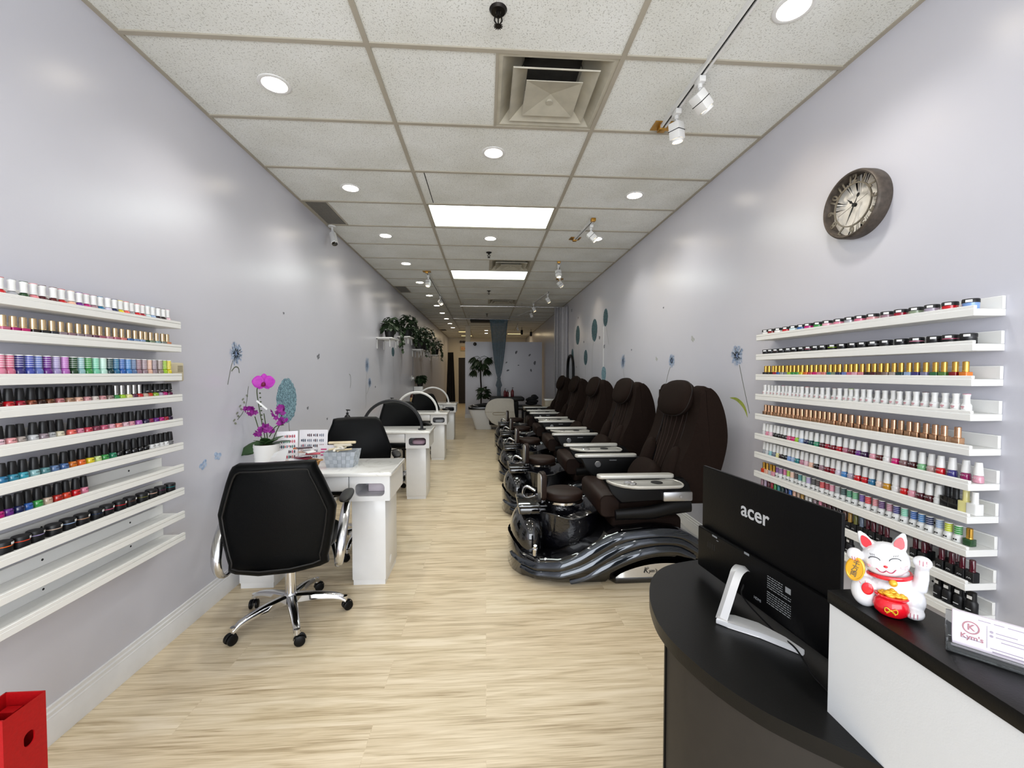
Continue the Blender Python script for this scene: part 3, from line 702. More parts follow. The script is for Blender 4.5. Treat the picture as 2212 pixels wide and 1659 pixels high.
# ------------------------------------------------------------------ pedicure chairs
M_CHOC = mat('chocolate_fabric', '#1c130f', .8, var=.12, scale=90, bump=.25, spec=.1)
M_CHOCL = mat('chocolate_leather', '#22150f', .5, var=.08, scale=40, bump=.15, spec=.25)
M_CHOCD = mat('chocolate_seam', '#150e0c', .8)
M_GB = mat('gloss_black', '#08080a', .07, coat=1., spec=.6)
M_GBT = mat('gloss_black_swoosh', '#2a3038', .09, coat=1., metal=.55)
M_SILV = mat('silver_paint', '#c6c4bd', .34, .35)
M_PLATE = mat('tray_silver', '#b9b8b2', .3, .6)
def glitter():
    m = mat('glitter_black', '#0b0a12', .12, coat=1.)
    nt = m.node_tree; b = nt.nodes['Principled BSDF']; tc = nt.nodes.new('ShaderNodeTexCoord')
    v = nt.nodes.new('ShaderNodeTexVoronoi'); v.inputs['Scale'].default_value = 260
    r = nt.nodes.new('ShaderNodeValToRGB'); e = r.color_ramp.elements; e[0].position = .0; e[0].color = rgb('#5a5690'); e[1].position = .16; e[1].color = rgb('#08080c')
    nt.links.new(tc.outputs['Object'], v.inputs['Vector']); nt.links.new(v.outputs['Distance'], r.inputs[0]); nt.links.new(r.outputs[0], b.inputs['Base Color'])
    n = nt.nodes.new('ShaderNodeTexNoise'); n.inputs['Scale'].default_value = 55
    bp = nt.nodes.new('ShaderNodeBump'); bp.inputs['Strength'].default_value = .7; bp.inputs['Distance'].default_value = .004
    nt.links.new(tc.outputs['Object'], n.inputs['Vector']); nt.links.new(n.outputs['Fac'], bp.inputs['Height']); nt.links.new(bp.outputs[0], b.inputs['Normal'])
    return m
M_GLIT = glitter()
WTAB = [(.165, .03), (.18, .12), (.2, .2), (.25, .28), (.35, .36), (.5, .415), (.7, .43), (1., .43), (1.35, .42), (1.5, .38), (1.6, .30)]
ZTAB = [(.165, .235), (.2, .215), (.25, .17), (.32, .16), (.47, .178), (.6, .225), (.7, .285), (.8, .338), (.9, .367), (1.14, .383), (1.28, .368), (1.4, .30), (1.5, .24), (1.6, .18)]
def pedicure_chair(label, y):
    t = thing('pedicure_chair', label, 'pedicure chair', (0, y, 0), 0, 'brown pedicure chairs along the clock wall')
    # hull
    secs = []
    for i in range(49):
        x = .166+(1.6-.166)*(i/48)**1.25
        w, zt = interp(WTAB, x), interp(ZTAB, x)
        zb = 0. if x < .80 else (0.0+.14*math.sin(PI*min(1, (x-.80)/.8))**.8)
        row = []
        for s in (1, -1):
            pr = [(.55, zb), (.86, zb+.004), (.955, zb+(zt-zb)*.25), (1., zb+(zt-zb)*.62), (.995, zt-.012), (.94, zt), (.5, zt-.01)]
            if s < 0: pr = pr[::-1]
            row += [(x, s*w*a, z) for a, z in pr]
        secs.append(row)
    obj('base_shell', MB().loft(secs), M_GB, t, angle=50)
    # rear foot under the arch, with a plaque
    q = MB(); q.prism([(.86, -.40), (1.6, -.40), (1.6, .40), (.86, .40), (.80, .3), (.80, -.3)], 0, .045, bev=.012); rf = obj('rear_foot', q, M_GB, t)
    q = MB(); q.loft([[(x, -.412+.0, .048), (x, -.405, .048+.085*math.sin(PI*min(1, max(0, (x-.86)/.66)))**.7+.002)] for x in [.86+.66*i/20 for i in range(21)]], caps=False, closed=False)
    pl = obj('plaque', q, mat('plaque_silver', '#c9c6bf', .25, .8), t)
    q = MB(); q.text('K', .05, T(1.06, -.4135, .092) @ RX(PI/2), ext=.0005, shear=.35); q.text("ym's", .032, T(1.11, -.4135, .088) @ RX(PI/2), ext=.0005, shear=.35); obj('lettering', q, M_BLACKPL, pl)
    # swooshes on both flanks
    bands = [[(.185, .13), (.23, .125), (.32, .122), (.47, .143), (.6, .19), (.7, .248), (.8, .302), (.9, .335), (1.14, .352), (1.3, .335), (1.42, .27), (1.5, .2)],
             [(.24, .085), (.33, .072), (.47, .082), (.6, .118), (.7, .165), (.8, .222), (.9, .268), (1.02, .297), (1.16, .305), (1.3, .285), (1.42, .21)],
             [(.56, .012), (.63, .045), (.71, .088), (.8, .138), (.9, .186), (1.02, .225), (1.16, .243), (1.28, .232), (1.4, .17)]]
    for s in (-1, 1):
        for bi, B in enumerate(bands):
            P = []
            for v in spline([(x, z, 0) for x, z in B], 7):
                x, z = v.x, v.y; w = interp(WTAB, x); zt = interp(ZTAB, x); u = max(0., min(1., z/zt))
                k = .86+.14*math.sin(min(1, u*1.5)*PI/2)
                P.append((x, s*(w*k+.004), z))
            n = len(P); R = [.004+.022*math.sin(PI*min(1, .10+.86*i/n))**.5 for i in range(n)]
            obj('swoosh_moulding', MB().tube(P, R, 14, sx=.3, sy=1.12, up=(0, s*.86, .5)), M_GBT, t, angle=60)
    # foot basin
    q = MB(); n = 36
    prof = [(.10, .10), (.17, .12), (.215, .17), (.238, .26), (.245, .34), (.258, .40), (.262, .412), (.252, .416), (.238, .40), (.22, .30), (.17, .2), (0, .17)]
    vs = []
    secs = []
    for r, z in prof:
        secs.append([(.595+r*1.0*math.cos(2*PI*i/n), r*1.12*math.sin(2*PI*i/n), z+(.012*math.sin(5*2*PI*i/n) if .38 < z < .417 else 0)) for i in range(n)])
    q.loft(secs); bs = obj('foot_basin', q, M_GLIT, t, angle=60)
    q = MB(); q.tube([(.595+.262*math.cos(2*PI*i/n), .262*1.12*math.sin(2*PI*i/n), .415+.012*math.sin(5*2*PI*i/n)) for i in range(n)], .005, 8, closed=True); obj('rim_bead', q, M_GB, bs)
    # front housing with lidded caddy, knobs and tap
    q = MB(); q.ell((.315, 0, .22), (.135, .27, .19), q=2.3); obj('front_housing', q, M_GB, t, angle=60)
    q = MB(); q.box(.235, -.17, .395, .43, .11, .445, bev=.016); q.box(.228, -.18, .448, .437, .12, .468, bev=.009); obj('caddy', q, M_GB, t)
    q = MB(); q.cyl(.017, 0, .055, 16, M=T(.33, -.315, .175) @ RX(.3), bev=.003); q.cyl(.012, .055, .075, 14, M=T(.33, -.315, .175) @ RX(.3)); obj('tap_lever', q, M_CHROME, t)
    q = MB(); q.ell((0, 0, 0), (.022, .016, .022), T(.40, -.352, .15)); obj('control_knob', q, M_CHROME, t)
    q = MB(); q.tube(spline([(.30, .20, .38), (.30, .20, .47), (.33, .19, .50), (.39, .17, .47)], 6), .012, 10); obj('faucet', q, M_CHROME, t)
    for yy, zz in ((-.10, .11), (.0, .13)): obj('drain_fitting', MB().ell((0, 0, 0), (.02, .022, .022), T(.19+abs(yy)*.1, yy, zz)), M_CHROME, t)
    # footrests: one lying over the basin, one standing
    q = MB(); q.cyl(.145, .475, .535, 36, M=T(.575, -.03, 0), bev=.014); fr = obj('footrest_cushion', q, M_CHOCL, t, angle=50)
    q = MB(); q.cyl(.15, .46, .476, 36, M=T(.575, -.03, 0)); q.tube([(.43, -.03, .44), (.45, -.03, .468)], .012, 8); obj('footrest_ring', q, M_CHROME, t)
    q = MB(); q.prism(rr(-.055, 0, .055, .20, .03, 5), -.017, .017, M=T(.41, -.10, .485) @ RZ(PI/2+.12) @ RX(PI/2), bev=.007); obj('upright_pad', q, M_CHOCL, t)
    q = MB(); q.prism(rr(-.05, .005, .05, .19, .03, 5), .018, .024, M=T(.41, -.10, .485) @ RZ(PI/2+.12) @ RX(-PI/2) @ S(1, -1, 1)); q.tube([(.425, -.1, .40), (.41, -.1, .49)], .01, 8); obj('pad_bracket', q, M_STEEL, t)
    # seat
    q = MB(); q.box(.87, -.265, .385, 1.36, .265, .545, bev=.05, seg=4); obj('seat_cushion', q, M_CHOC, t, angle=60)
    q = MB(); sec = rr(.785, .405, .925, .56, .04, 4); secs = []
    for yy, k in ((-.275, .9), (-.262, 1.), (.262, 1.), (.275, .9)): secs.append([(.855+(x-.855)*k, yy, .4825+(z-.4825)*k) for x, z in sec])
    q.loft(secs); obj('front_bolster', q, M_CHOCL, t, angle=50)
    q = MB(); q.tube([(x, -.272, z) for x, z in rr(.79, .41, .92, .555, .04, 4)], .004, 6, closed=True); obj('bolster_piping', q, M_CHOC, t)
    q = MB(); q.box(.865, -.30, .262, 1.36, .30, .41, bev=.03, seg=3); obj('seat_skirt', q, M_CHOC, t, angle=60)
    q = MB(); q.box(.90, -.2, .15, 1.3, .2, .29, bev=.02); obj('seat_lift', q, M_BLACKPL, t)
    # backrest
    side = spline([(1.36, .50, 0), (1.30, .70, 0), (1.395, .93, 0), (1.43, 1.05, 0), (1.455, 1.18, 0), (1.462, 1.285, 0), (1.50, 1.315, 0), (1.565, 1.275, 0), (1.61, 1.20, 0), (1.645, 1.08, 0), (1.655, .93, 0), (1.62, .76, 0), (1.56, .60, 0), (1.50, .5, 0)], 4)
    pts = [(p.x, p.y) for p in side]
    for s in (-1, 1):
        q = MB(); q.prism(pts, -.075, .075, M=T(0, s*.262, 0) @ XZ, bev=.035, seg=3); obj('back_wing', q, M_CHOC, t, angle=60)
    q = MB(); secs = []
    spine = [(1.24, .52), (1.275, .60), (1.31, .70), (1.35, .82), (1.39, .94), (1.415, 1.05), (1.435, 1.16), (1.45, 1.235), (1.47, 1.275), (1.49, 1.285)]
    for x, z in spine:
        secs.append([(x+.035*(abs(v)/.23)**2, v, z) for v in [-.235+.47*i/12 for i in range(13)]]+[(x+.07, v*.9, z-.02) for v in [.235-.47*i/12 for i in range(13)]])
    q.loft(secs); obj('back_cushion', q, M_CHOC, t, angle=60)
    q = MB()
    for k in range(-3, 4):
        q.tube([(x-.002+.035*(abs(k*.05+(z-.7)*k*.055)/.23)**2, k*.05+(z-.7)*k*.055, z) for x, z in spine[2:7]], .0022, 5)
    obj('back_stitching', q, mat('stitch_tan', '#33251f', .8), t)
    for s in (-1, 1):
        q = MB(); q.tube(spline([(1.31, s*.19, .70), (1.40, s*.187, .93), (1.445, s*.187, 1.1), (1.46, s*.187, 1.27)], 6), .006, 6); obj('wing_zip', q, M_CHOCD, t)
        q = MB(); q.ell((0, 0, 0), (.055, .07, .19), T(1.31, s*.215, .70) @ RY(.28), p=2.5, q=2.2); obj('lumbar_roll', q, M_CHOC, t, angle=70)
    q = MB(); q.ell((0, 0, 0), (.062, .238, .140), T(1.440, -.005, 1.215) @ RY(.34), p=2.6, q=2.5, nu=32, nv=18); hp = obj('head_pillow', q, M_CHOC, t, angle=70)
    Mp = T(1.440, -.005, 1.215) @ RY(.34)
    q = MB(); q.tube([Mp @ Vector((-.006, .237*math.copysign(abs(math.cos(a))**.72, math.cos(a)), .139*math.copysign(abs(math.sin(a))**.8, math.sin(a)))) for a in [2*PI*i/40 for i in range(40)]], .004, 6, closed=True); obj('pillow_piping', q, M_CHOCD, hp)
    q = MB(); q.ell((0, 0, 0), (.055, .20, .115), T(1.195, -.01, .650) @ RY(.62), p=3.5, q=2.6, nu=28); obj('lumbar_pillow', q, M_CHOC, t, angle=70)
    q = MB(); q.prism([(x*.97+.06, z*.965+.02) for x, z in pts], -.17, .17, M=XZ, bev=.02); obj('back_shell', q, M_BLACKPL, t, angle=60)
    # arms
    for s in (-1, 1):
        q = MB(); q.prism(rr(.745, s*.345-.036, 1.27, s*.345+.036, .03, 4), .698, .722, bev=.006); obj('armrest_top', q, M_SILV, t)
        q = MB(); q.prism([(.78, .697), (1.33, .697), (1.37, .66), (1.385, .60), (1.375, .555), (1.20, .555), (.90, .53), (.84, .60)], -.032, .032, M=T(0, s*.345, 0) @ XZ, bev=.012); obj('arm_body', q, M_BLACKPL, t)
        q = MB(); q.tube(spline([(.865, s*.37, .455), (1.0, s*.372, .462), (1.12, s*.372, .47), (1.24, s*.37, .495), (1.38, s*.365, .51)], 6), [.03+.010*min(1, i/12) for i in range(25)], 12, sx=.7, sy=1.2, up=(0, 1, 0)); obj('side_rail', q, M_BLACKPL, t, angle=60)
        q = MB(); q.box(1.18, s*.380-.02, .545, 1.385, s*.380+.02, .612, bev=.012); sp = obj('side_plate', q, M_STEEL, t)
        obj('plate_button', MB().lathe([(0, .003), (.009, .003), (.011, 0)], 16, 0, T(1.30, s*.400, .578) @ RX(-s*PI/2)), M_CHROME, sp)
    q = MB(); q.cyl(.026, 0, .014, 24, M=T(.93, .312, .645) @ RX(PI/2), bev=.003); obj('remote_knob', q, M_STEEL, t)
    q = MB(); q.box(1.03, .309, .672, 1.09, .312, .68); obj('remote_slot', q, M_STEEL, t)
    out = [(.80, -.37), (1.21, -.37), (1.255, -.40), (1.27, -.46), (1.25, -.525), (1.20, -.545), (1.0, -.548), (.90, -.53), (.83, -.46)]
    out = [(p.x, p.y) for p in spline([(a, b, 0) for a, b in out+out[:1]], 4)[:-1]]
    q = MB(); q.prism(out, .676, .692, bev=.004); tr = obj('side_tray', q, M_PLATE, t)
    q = MB(); q.tube([(a, b, .688) for a, b in out], .007, 8, closed=True); obj('tray_rim', q, M_SILV, tr)
    obj('cup_holder', MB().lathe([(0, .6935), (.03, .6935), (.038, .697), (.042, .693)], 24, 0, T(.93, -.462, 0)), M_CHROME, tr)
    obj('tray_recess', MB().lathe([(0, .6935), (.035, .6935), (.036, .695), (.038, .6925)], 24, 0, T(1.11, -.455, 0)), M_BLACKPL, tr)
    return t
PC = pedicure_chair('', 3.06)
for k, (y, l) in enumerate(((3.06, 'brown pedicure chair nearest the reception desk'), (4.26, 'brown pedicure chair second from the reception desk'), (5.46, 'middle brown pedicure chair of the row of five'), (6.66, 'brown pedicure chair second from the grey drape'), (7.86, 'brown pedicure chair nearest the grey drape'))):
    if k == 0: PC['label'] = l
    else: dup(PC, (0, y, 0), 0, l)
ROWS = {
 'L1': '1.463 red;1.5 silver grey;1.533 dark green;1.568 salmon pink;1.592 maroon;1.631 dark red;1.664 red;1.697 peach;1.728 purple;1.762 magenta;1.788 mauve;1.825 teal blue;1.859 pale lavender;1.892 navy;1.929 yellow;1.962 coral;1.993 grey;2.016 bright red;2.053 crimson;2.076 pale aqua;2.118 pale blue;2.154 dark plum;2.182 black cherry;2.217 pale pink',
 'L2': '1.466 rose pink;1.498 magenta;1.531 hot pink;1.561 dark brown;1.594 black;1.626 charcoal;1.657 mauve grey;1.69 mauve;1.723 grey mauve;1.749 dusty mauve;1.784 plum mauve;1.813 dusky rose;1.847 dusty pink;1.879 old rose;1.914 salmon;1.947 steel blue;1.979 light steel blue;2.012 pale blue;2.042 black green;2.072 sage;2.106 aqua grey;2.139 moss grey;2.17 orange beige',
 'L3': '1.46 pink;1.48 rose pink;1.512 indigo;1.543 violet blue;1.574 periwinkle;1.605 purple;1.638 lavender;1.665 orchid;1.7 dark green;1.737 pale teal;1.762 green;1.796 mint;1.827 pale mint;1.859 dark teal;1.891 teal blue;1.923 blue;1.955 sky blue;1.987 grey blue;2.011 mauve;2.043 dusty mauve;2.079 peach;2.114 mauve grey;2.147 taupe;2.178 lime;2.213 yellow',
 'L4': '1.445 dark red;1.475 red;1.509 crimson;1.544 copper;1.577 dark copper;1.61 bronze;1.644 rose tan;1.68 tan;1.712 peach;1.746 beige pink;1.779 pale beige;1.815 nude pink;1.849 taupe;1.889 green;1.922 lime;1.953 pale yellow;1.986 plum;2.017 bright red;2.052 beige;2.081 red orange;2.11 yellow green;2.137 lilac;2.166 magenta;2.195 dark magenta',
 'L5': '1.447 pale pink;1.48 peach pink;1.508 beige grey;1.549 pale grey;1.58 mauve grey;1.61 white grey;1.64 ivory;1.681 coral;1.717 pink;1.747 rose red;1.784 deep rose;1.817 rose;1.854 light pink;1.881 salmon;1.92 pale pink;1.952 blush pink;1.989 orchid;2.026 dark violet;2.059 red purple;2.095 purple;2.128 magenta;2.165 crimson;2.2 dark purple',
 'L6': '1.451 blue teal;1.482 sky teal;1.513 turquoise;1.548 pale teal;1.582 grey teal;1.615 blue grey;1.65 slate blue;1.683 amber orange;1.72 orange;1.754 yellow;1.786 pale lime;1.817 green;1.858 teal green;1.887 black;1.927 jet black;1.961 soft black;1.995 onyx black;2.027 ink black;2.06 white;2.094 pearl white;2.127 milk white;2.158 chalk white;2.189 clear black',
 'L7': '1.442 magenta;1.462 purple;1.494 navy;1.526 blue;1.559 bright green;1.591 beige;1.623 rust red;1.655 orange red;1.691 red;1.724 pink',
 'L8': '1.454 orange;1.496 orange red;1.549 lavender;1.607 beige;1.663 pale blue;1.714 tan;1.773 dark blue;1.825 rose;1.882 red;1.937 brown;1.996 olive;2.054 peach;2.11 plum;2.166 teal',
 'R1': '2.481 white;2.417 red brown;2.357 pearl white;2.294 red;2.234 pale cyan;2.178 steel blue;2.123 magenta;2.063 green;2.003 light pink;1.938 pink;1.873 silver;1.819 rose pink;1.759 beige pink;1.693 mauve;1.632 crimson;1.572 sage;1.51 lilac grey;1.447 bright red;1.382 light blue',
 'R2': '2.49 black;2.431 black;2.381 brown;2.332 black;2.285 grey;2.238 black;2.188 black;2.137 rose;2.085 black;2.027 black;1.971 lime;1.912 black;1.855 black;1.802 black;1.745 grey;1.692 black;1.626 black;1.564 pink;1.502 black;1.444 rose;1.386 black',
 'R3': '2.517 black;2.48 jet black;2.445 ink black;2.411 crimson;2.383 blue;2.356 grey;2.329 slate grey;2.297 lime;2.264 green;2.234 bright green;2.199 yellow;2.161 orange;2.134 red pink;2.105 hot pink;2.069 pink;2.038 salmon;2.007 teal;1.97 sage;1.944 navy;1.906 periwinkle;1.874 rose pink;1.847 light pink;1.814 salmon pink;1.783 dark maroon;1.751 maroon;1.72 brown;1.684 light brown;1.651 beige grey;1.624 dark teal;1.592 pale blue;1.562 indigo;1.527 slate lavender;1.494 bottle green;1.462 olive green;1.426 deep red;1.393 amber orange',
 'R4': '2.496 pearl;2.454 pearl;2.423 grey;2.391 grey;2.358 pearl;2.326 pink;2.289 pearl;2.251 pearl;2.224 pearl;2.191 grey;2.163 pearl;2.131 red;2.098 grey;2.063 olive;2.028 grey;1.996 pearl;1.956 dark red;1.921 pearl;1.887 pearl;1.859 lime;1.83 pearl;1.793 pearl;1.764 pearl;1.73 maroon;1.694 grey;1.657 pearl;1.627 dark grey;1.593 pearl;1.559 pearl;1.526 dark red;1.491 pearl;1.455 pearl;1.418 pearl;1.388 pink',
 'R5': '2.507 rose gold;2.472 rose gold;2.439 rose gold;2.41 rose gold;2.371 rose gold;2.344 rose gold;2.312 rose gold;2.279 rose gold;2.247 rose gold;2.214 rose gold;2.184 rose gold;2.145 rose gold;2.112 rose gold;2.079 rose gold;2.04 rose gold;2.013 rose gold;1.986 rose gold;1.95 rose gold;1.918 rose gold;1.885 rose gold;1.852 rose gold;1.818 rose gold;1.776 rose gold;1.753 rose gold;1.719 rose gold;1.682 rose gold;1.65 rose gold;1.621 rose gold;1.582 rose gold;1.555 rose gold;1.519 rose gold;1.485 rose gold;1.456 rose gold;1.412 rose gold',
 'R6': '2.513 clear;2.473 pink;2.435 pale pink;2.401 black;2.364 jet black;2.331 dark maroon;2.298 soft black;2.26 rose;2.23 hot pink;2.198 lime;2.158 pale blue;2.126 navy;2.094 black teal;2.056 teal green;2.023 maroon;1.989 crimson;1.952 deep crimson;1.918 ruby red;1.883 dusty rose;1.848 wine;1.81 purple;1.779 dark purple;1.738 blush pink;1.708 dark red;1.674 white;1.639 hot rose;1.601 brown mauve;1.567 oxblood;1.531 light green;1.497 mauve beige;1.463 red;1.427 indigo;1.383 deep magenta;1.339 dusty pink',
 'R7': '2.512 silver grey;2.473 pale grey;2.44 aqua;2.405 slate;2.37 pale yellow;2.337 dark maroon;2.3 black;2.262 light blue;2.229 pale blue;2.196 teal;2.155 pink mauve;2.123 pale pink;2.085 peach;2.054 black cherry;2.02 mauve;1.984 deep crimson;1.951 crimson;1.917 pale lilac;1.883 sky blue;1.848 lilac grey;1.812 red;1.778 bright red;1.744 teal blue;1.708 pale peach;1.671 mustard;1.636 white;1.599 scarlet;1.565 blush pink;1.531 maroon;1.494 oxblood;1.464 milk white',
 'R7b': '1.431 black;1.407 jet black;1.388 pale yellow;1.366 white',
 'R8a': '2.509 orange red;2.476 peach;2.435 pale grey;2.4 blush pink',
 'R8': '2.367 purple;2.339 mauve purple;2.307 magenta pink;2.273 lime;2.245 peach;2.216 dark maroon;2.182 teal;2.149 pale green;2.117 lavender;2.086 black;2.056 black cherry;2.024 red;1.984 crimson;1.957 pink;1.921 grey;1.891 dark teal;1.857 teal green;1.826 mint green;1.788 violet;1.758 bright red;1.724 salmon pink;1.692 deep purple;1.654 mauve pink;1.628 indigo;1.594 mint;1.559 blue;1.525 sky blue;1.496 navy;1.463 pale blue;1.429 lime yellow;1.4 green',
 'R8c': '1.365 dark green',
 'R9': '2.522 mauve;2.491 lilac;2.459 maroon;2.428 crimson;2.383 green;2.358 teal;2.33 dark teal;2.293 navy;2.265 blue;2.239 peach;2.203 beige;2.172 gold;2.142 white;2.112 pearl white;2.075 mauve grey;2.047 pink;2.004 wine;1.98 maroon;1.949 dark maroon;1.922 black cherry',
 'R9b': '1.88 brown;1.852 gold;1.815 olive;1.781 slate;1.752 maroon;1.722 maroon;1.692 maroon;1.661 maroon',
 'R9c': '1.539 maroon;1.503 maroon;1.441 maroon;1.408 maroon;1.365 maroon;1.33 maroon',
 'R9d': '1.514 maroon;1.461 maroon;1.424 maroon',
 'R10': '1.874 black;1.834 black',
 'R10b': '1.449 black;1.416 black;1.381 black;1.327 black',
 'R10c': '1.434 black;1.387 black',
}
# ------------------------------------------------------------------ picture ledges
LZ = [1.626, 1.509, 1.366, 1.261, 1.139, 1.016, .905, .785, .664, .553]      # underside heights, orchid wall
RZs = [1.606, 1.485, 1.362, 1.240, 1.118, .995, .879, .761, .641, .525]
M_SHELF = mat('shelf_white', '#ebebe8', .42, var=.006, scale=3)
def ledge(name_label, x, s, y0, y1, z):
    t = thing('picture_ledge', name_label, 'shelf', (x, y0, z), group='white picture ledges')
    L = y1-y0
    obj('shelf_board', MB().box(min(0, s*.12), 0, 0, max(0, s*.12), L, .024, bev=.0012, seg=1), M_SHELF, t)
    obj('front_lip', MB().box(min(s*.108, s*.12), 0, .0242, max(s*.108, s*.12), L, .036, bev=.0012, seg=1), M_SHELF, t)
    q = MB(); q.box(min(s*.001, s*.013), 0, .0242, max(s*.001, s*.013), L, .070, bev=.0012, seg=1)
    bp = obj('back_strip', q, M_SHELF, t)
    for f in (.17, .5, .83):
        obj('screw_head', MB().lathe([(0, .0008), (.0035, .001), (.0045, 0)], 12, 0, T(s*.0131, L*f, .048) @ RY(s*PI/2)), mat('screw_dark', '#2a2a2a', .5, .5), bp)
    return t
for i, z in enumerate(LZ):
    w = ['top', 'second', 'third', 'fourth', 'fifth', 'sixth', 'seventh', 'eighth', 'ninth', 'lowest'][i]
    ex = [' with white capped polish', ' with gold capped polish', ' with striped caps', ' with mixed black and silver caps', ' with pink and purple polish', ' with teal to white polish', ' half filled with polish', ' with black jars', ', empty', ', empty'][i]
    ledge('%s white ledge on the orchid wall%s' % (w, ex), XL, 1, 1.047, 2.196, z)
    ex = [' with clear jars', ' with black jars', ' with gold caps', ' with all-white bottles', ' with rose gold bottles', ' with white capped gel polish', ' with white caps and one yellow bottle', ' with striped caps', ' with black based bottles', ' with black bottles'][i]
    ledge('%s white ledge under the clock%s' % (w, ex), XR, -1, 1.327, 2.477, RZs[i])
# ------------------------------------------------------------------ polish colours
BASEC = dict(red='#c8141e', crimson='#a5102c', scarlet='#d4181c', ruby='#9b0d28', maroon='#4e0f1e', wine='#5c1128', oxblood='#471016', plum='#5a1f45', cherry='#2d0a12', pink='#e58aa4', rose='#cf5f7d', coral='#ee6a5f', salmon='#ee8e84', peach='#f0bfa6', orange='#ee6f2a', amber='#d98a1e', yellow='#e9d52e', mustard='#c98e1c', lime='#a8d62c', green='#3f9a4c', mint='#7fd3b1', teal='#1d7f83', turquoise='#3fa7b8', aqua='#8fcad0', cyan='#a9d5dc', blue='#2f66b8', navy='#1b2550', indigo='#38337c', periwinkle='#7185c9', lavender='#a99bc9', lilac='#c3aecb', violet='#5b3d9c', purple='#6e2a8c', orchid='#bb6cbd', magenta='#c41c7c', mauve='#a07c88', taupe='#9a877e', tan='#b98f72', brown='#5c3a2e', bronze='#7a4a30', copper='#8e4a31', beige='#d3b8a4', nude='#d9b5a2', ivory='#e2d8bd', grey='#9d9fa3', silver='#b8bac0', slate='#69758a', steel='#5f83aa', charcoal='#34363d', black='#0b0b0d', white='#eeeeec', pearl='#efefee', clear='#dedede', olive='#6b6a2c', sage='#8f9f83', moss='#77806a', gold='#b48b3c', sky='#5ba5d6', bottle='#123f33', smoke='#777777', rust='#a03a22', blush='#e8b3b8', dusky='#a76f78', old='#b77f86', cream='#e8dcc0')
MOD = dict(pale=('w', .55), light=('w', .35), dark=('k', .45), deep=('k', .72), bright=('k', 1.06), dusty=('g', .35), hot=('k', 1.), jet=('k', .5), ink=('k', .7), onyx=('k', .8), soft=('w', .06), milk=('w', .1), chalk=('w', .1))
def pcol(n):
    mods = []; bs = []
    for w in n.split():
        if w in MOD: mods.append(MOD[w])
        elif w in BASEC:
            c = BASEC[w].lstrip('#'); bs.append([int(c[i:i+2], 16)/255 for i in (0, 2, 4)])
    if n == 'hot pink' or n == 'hot rose': bs = [[.86, .11, .47]]
    if n == 'rose gold': bs = [[.72, .47, .36]]
    c = [sum(b[k] for b in bs)/len(bs) for k in range(3)]
    for t, a in mods:
        if t == 'w': c = [x+(1-x)*a for x in c]
        elif t == 'k': c = [min(1, x*a) for x in c]
        else: g = sum(c)/3; c = [x*(1-a)+g*a for x in c]
    return c
def pmat(n, kind='gloss'):
    key = 'polish_'+kind+'_'+n.replace(' ', '_')
    if kind == 'gloss': return mat(key, pcol(n), .18, coat=.6)
    if kind == 'pearl': return mat(key, pcol(n), .3, .35, coat=.3)
    return mat(key, pcol(n), .35)
CAPW = mat('cap_white', '#efefed', .35); CAPB = mat('cap_black', '#141416', .42); CAPG = mat('cap_gold', '#dcae52', .24, .85); CAPC = mat('cap_champagne', '#e3c79d', .26, .75); CAPS = mat('cap_silver', '#d3d3d0', .22, .9)
CAPR = mat('cap_rose_gold', '#d9ab88', .22, .85); LABW = mat('label_white', '#f2f2f0', .6); INKB = mat('ink_black', '#161616', .6); INKR = mat('ink_red', '#c43a5a', .6); INKW = mat('ink_white', '#dddddd', .6)
def band_mat(n):
    key = 'banded_'+n.replace(' ', '_')
    if key in MATS: return MATS[key]
    m = mat(key, pcol(n), .3); nt = m.node_tree; b = nt.nodes['Principled BSDF']
    tc = nt.nodes.new('ShaderNodeTexCoord'); sp = nt.nodes.new('ShaderNodeSeparateXYZ'); s = nt.nodes.new('ShaderNodeMath'); s.operation = 'MULTIPLY'; s.inputs[1].default_value = 1/.0075
    fr = nt.nodes.new('ShaderNodeMath'); fr.operation = 'FRACT'; gt = nt.nodes.new('ShaderNodeMath'); gt.operation = 'GREATER_THAN'; gt.inputs[1].default_value = .72
    mx = nt.nodes.new('ShaderNodeMixRGB'); mx.inputs[1].default_value = rgb(pcol(n)); c = pcol(n); mx.inputs[2].default_value = rgb([x+(1-x)*.75 for x in c])
    for a, z in ((tc.outputs['Object'], sp.inputs[0]), (sp.outputs['Z'], s.inputs[0]), (s.outputs[0], fr.inputs[0]), (fr.outputs[0], gt.inputs[0]), (gt.outputs[0], mx.inputs[0]), (mx.outputs[0], b.inputs['Base Color'])): nt.links.new(a, z)
    return m
ZS = [1.]
def mk(fn, mats):
    q = MB(); fn(q); q.v = [(a, b, c*ZS[0]) for a, b, c in q.v]; return q.mesh('polish_mesh', mats, 40)
def txt(q, s, size, r, z, mi):
    q.text(s, size, T(r, 0, z) @ RZ(PI/2) @ RX(PI/2), mi, ext=.0002)
def sq(q, w, z0, z1, mi=0, b=.004): q.prism(rr(-w, -w, w, w, b, 3), z0, z1, mi, bev=.0015, seg=1)
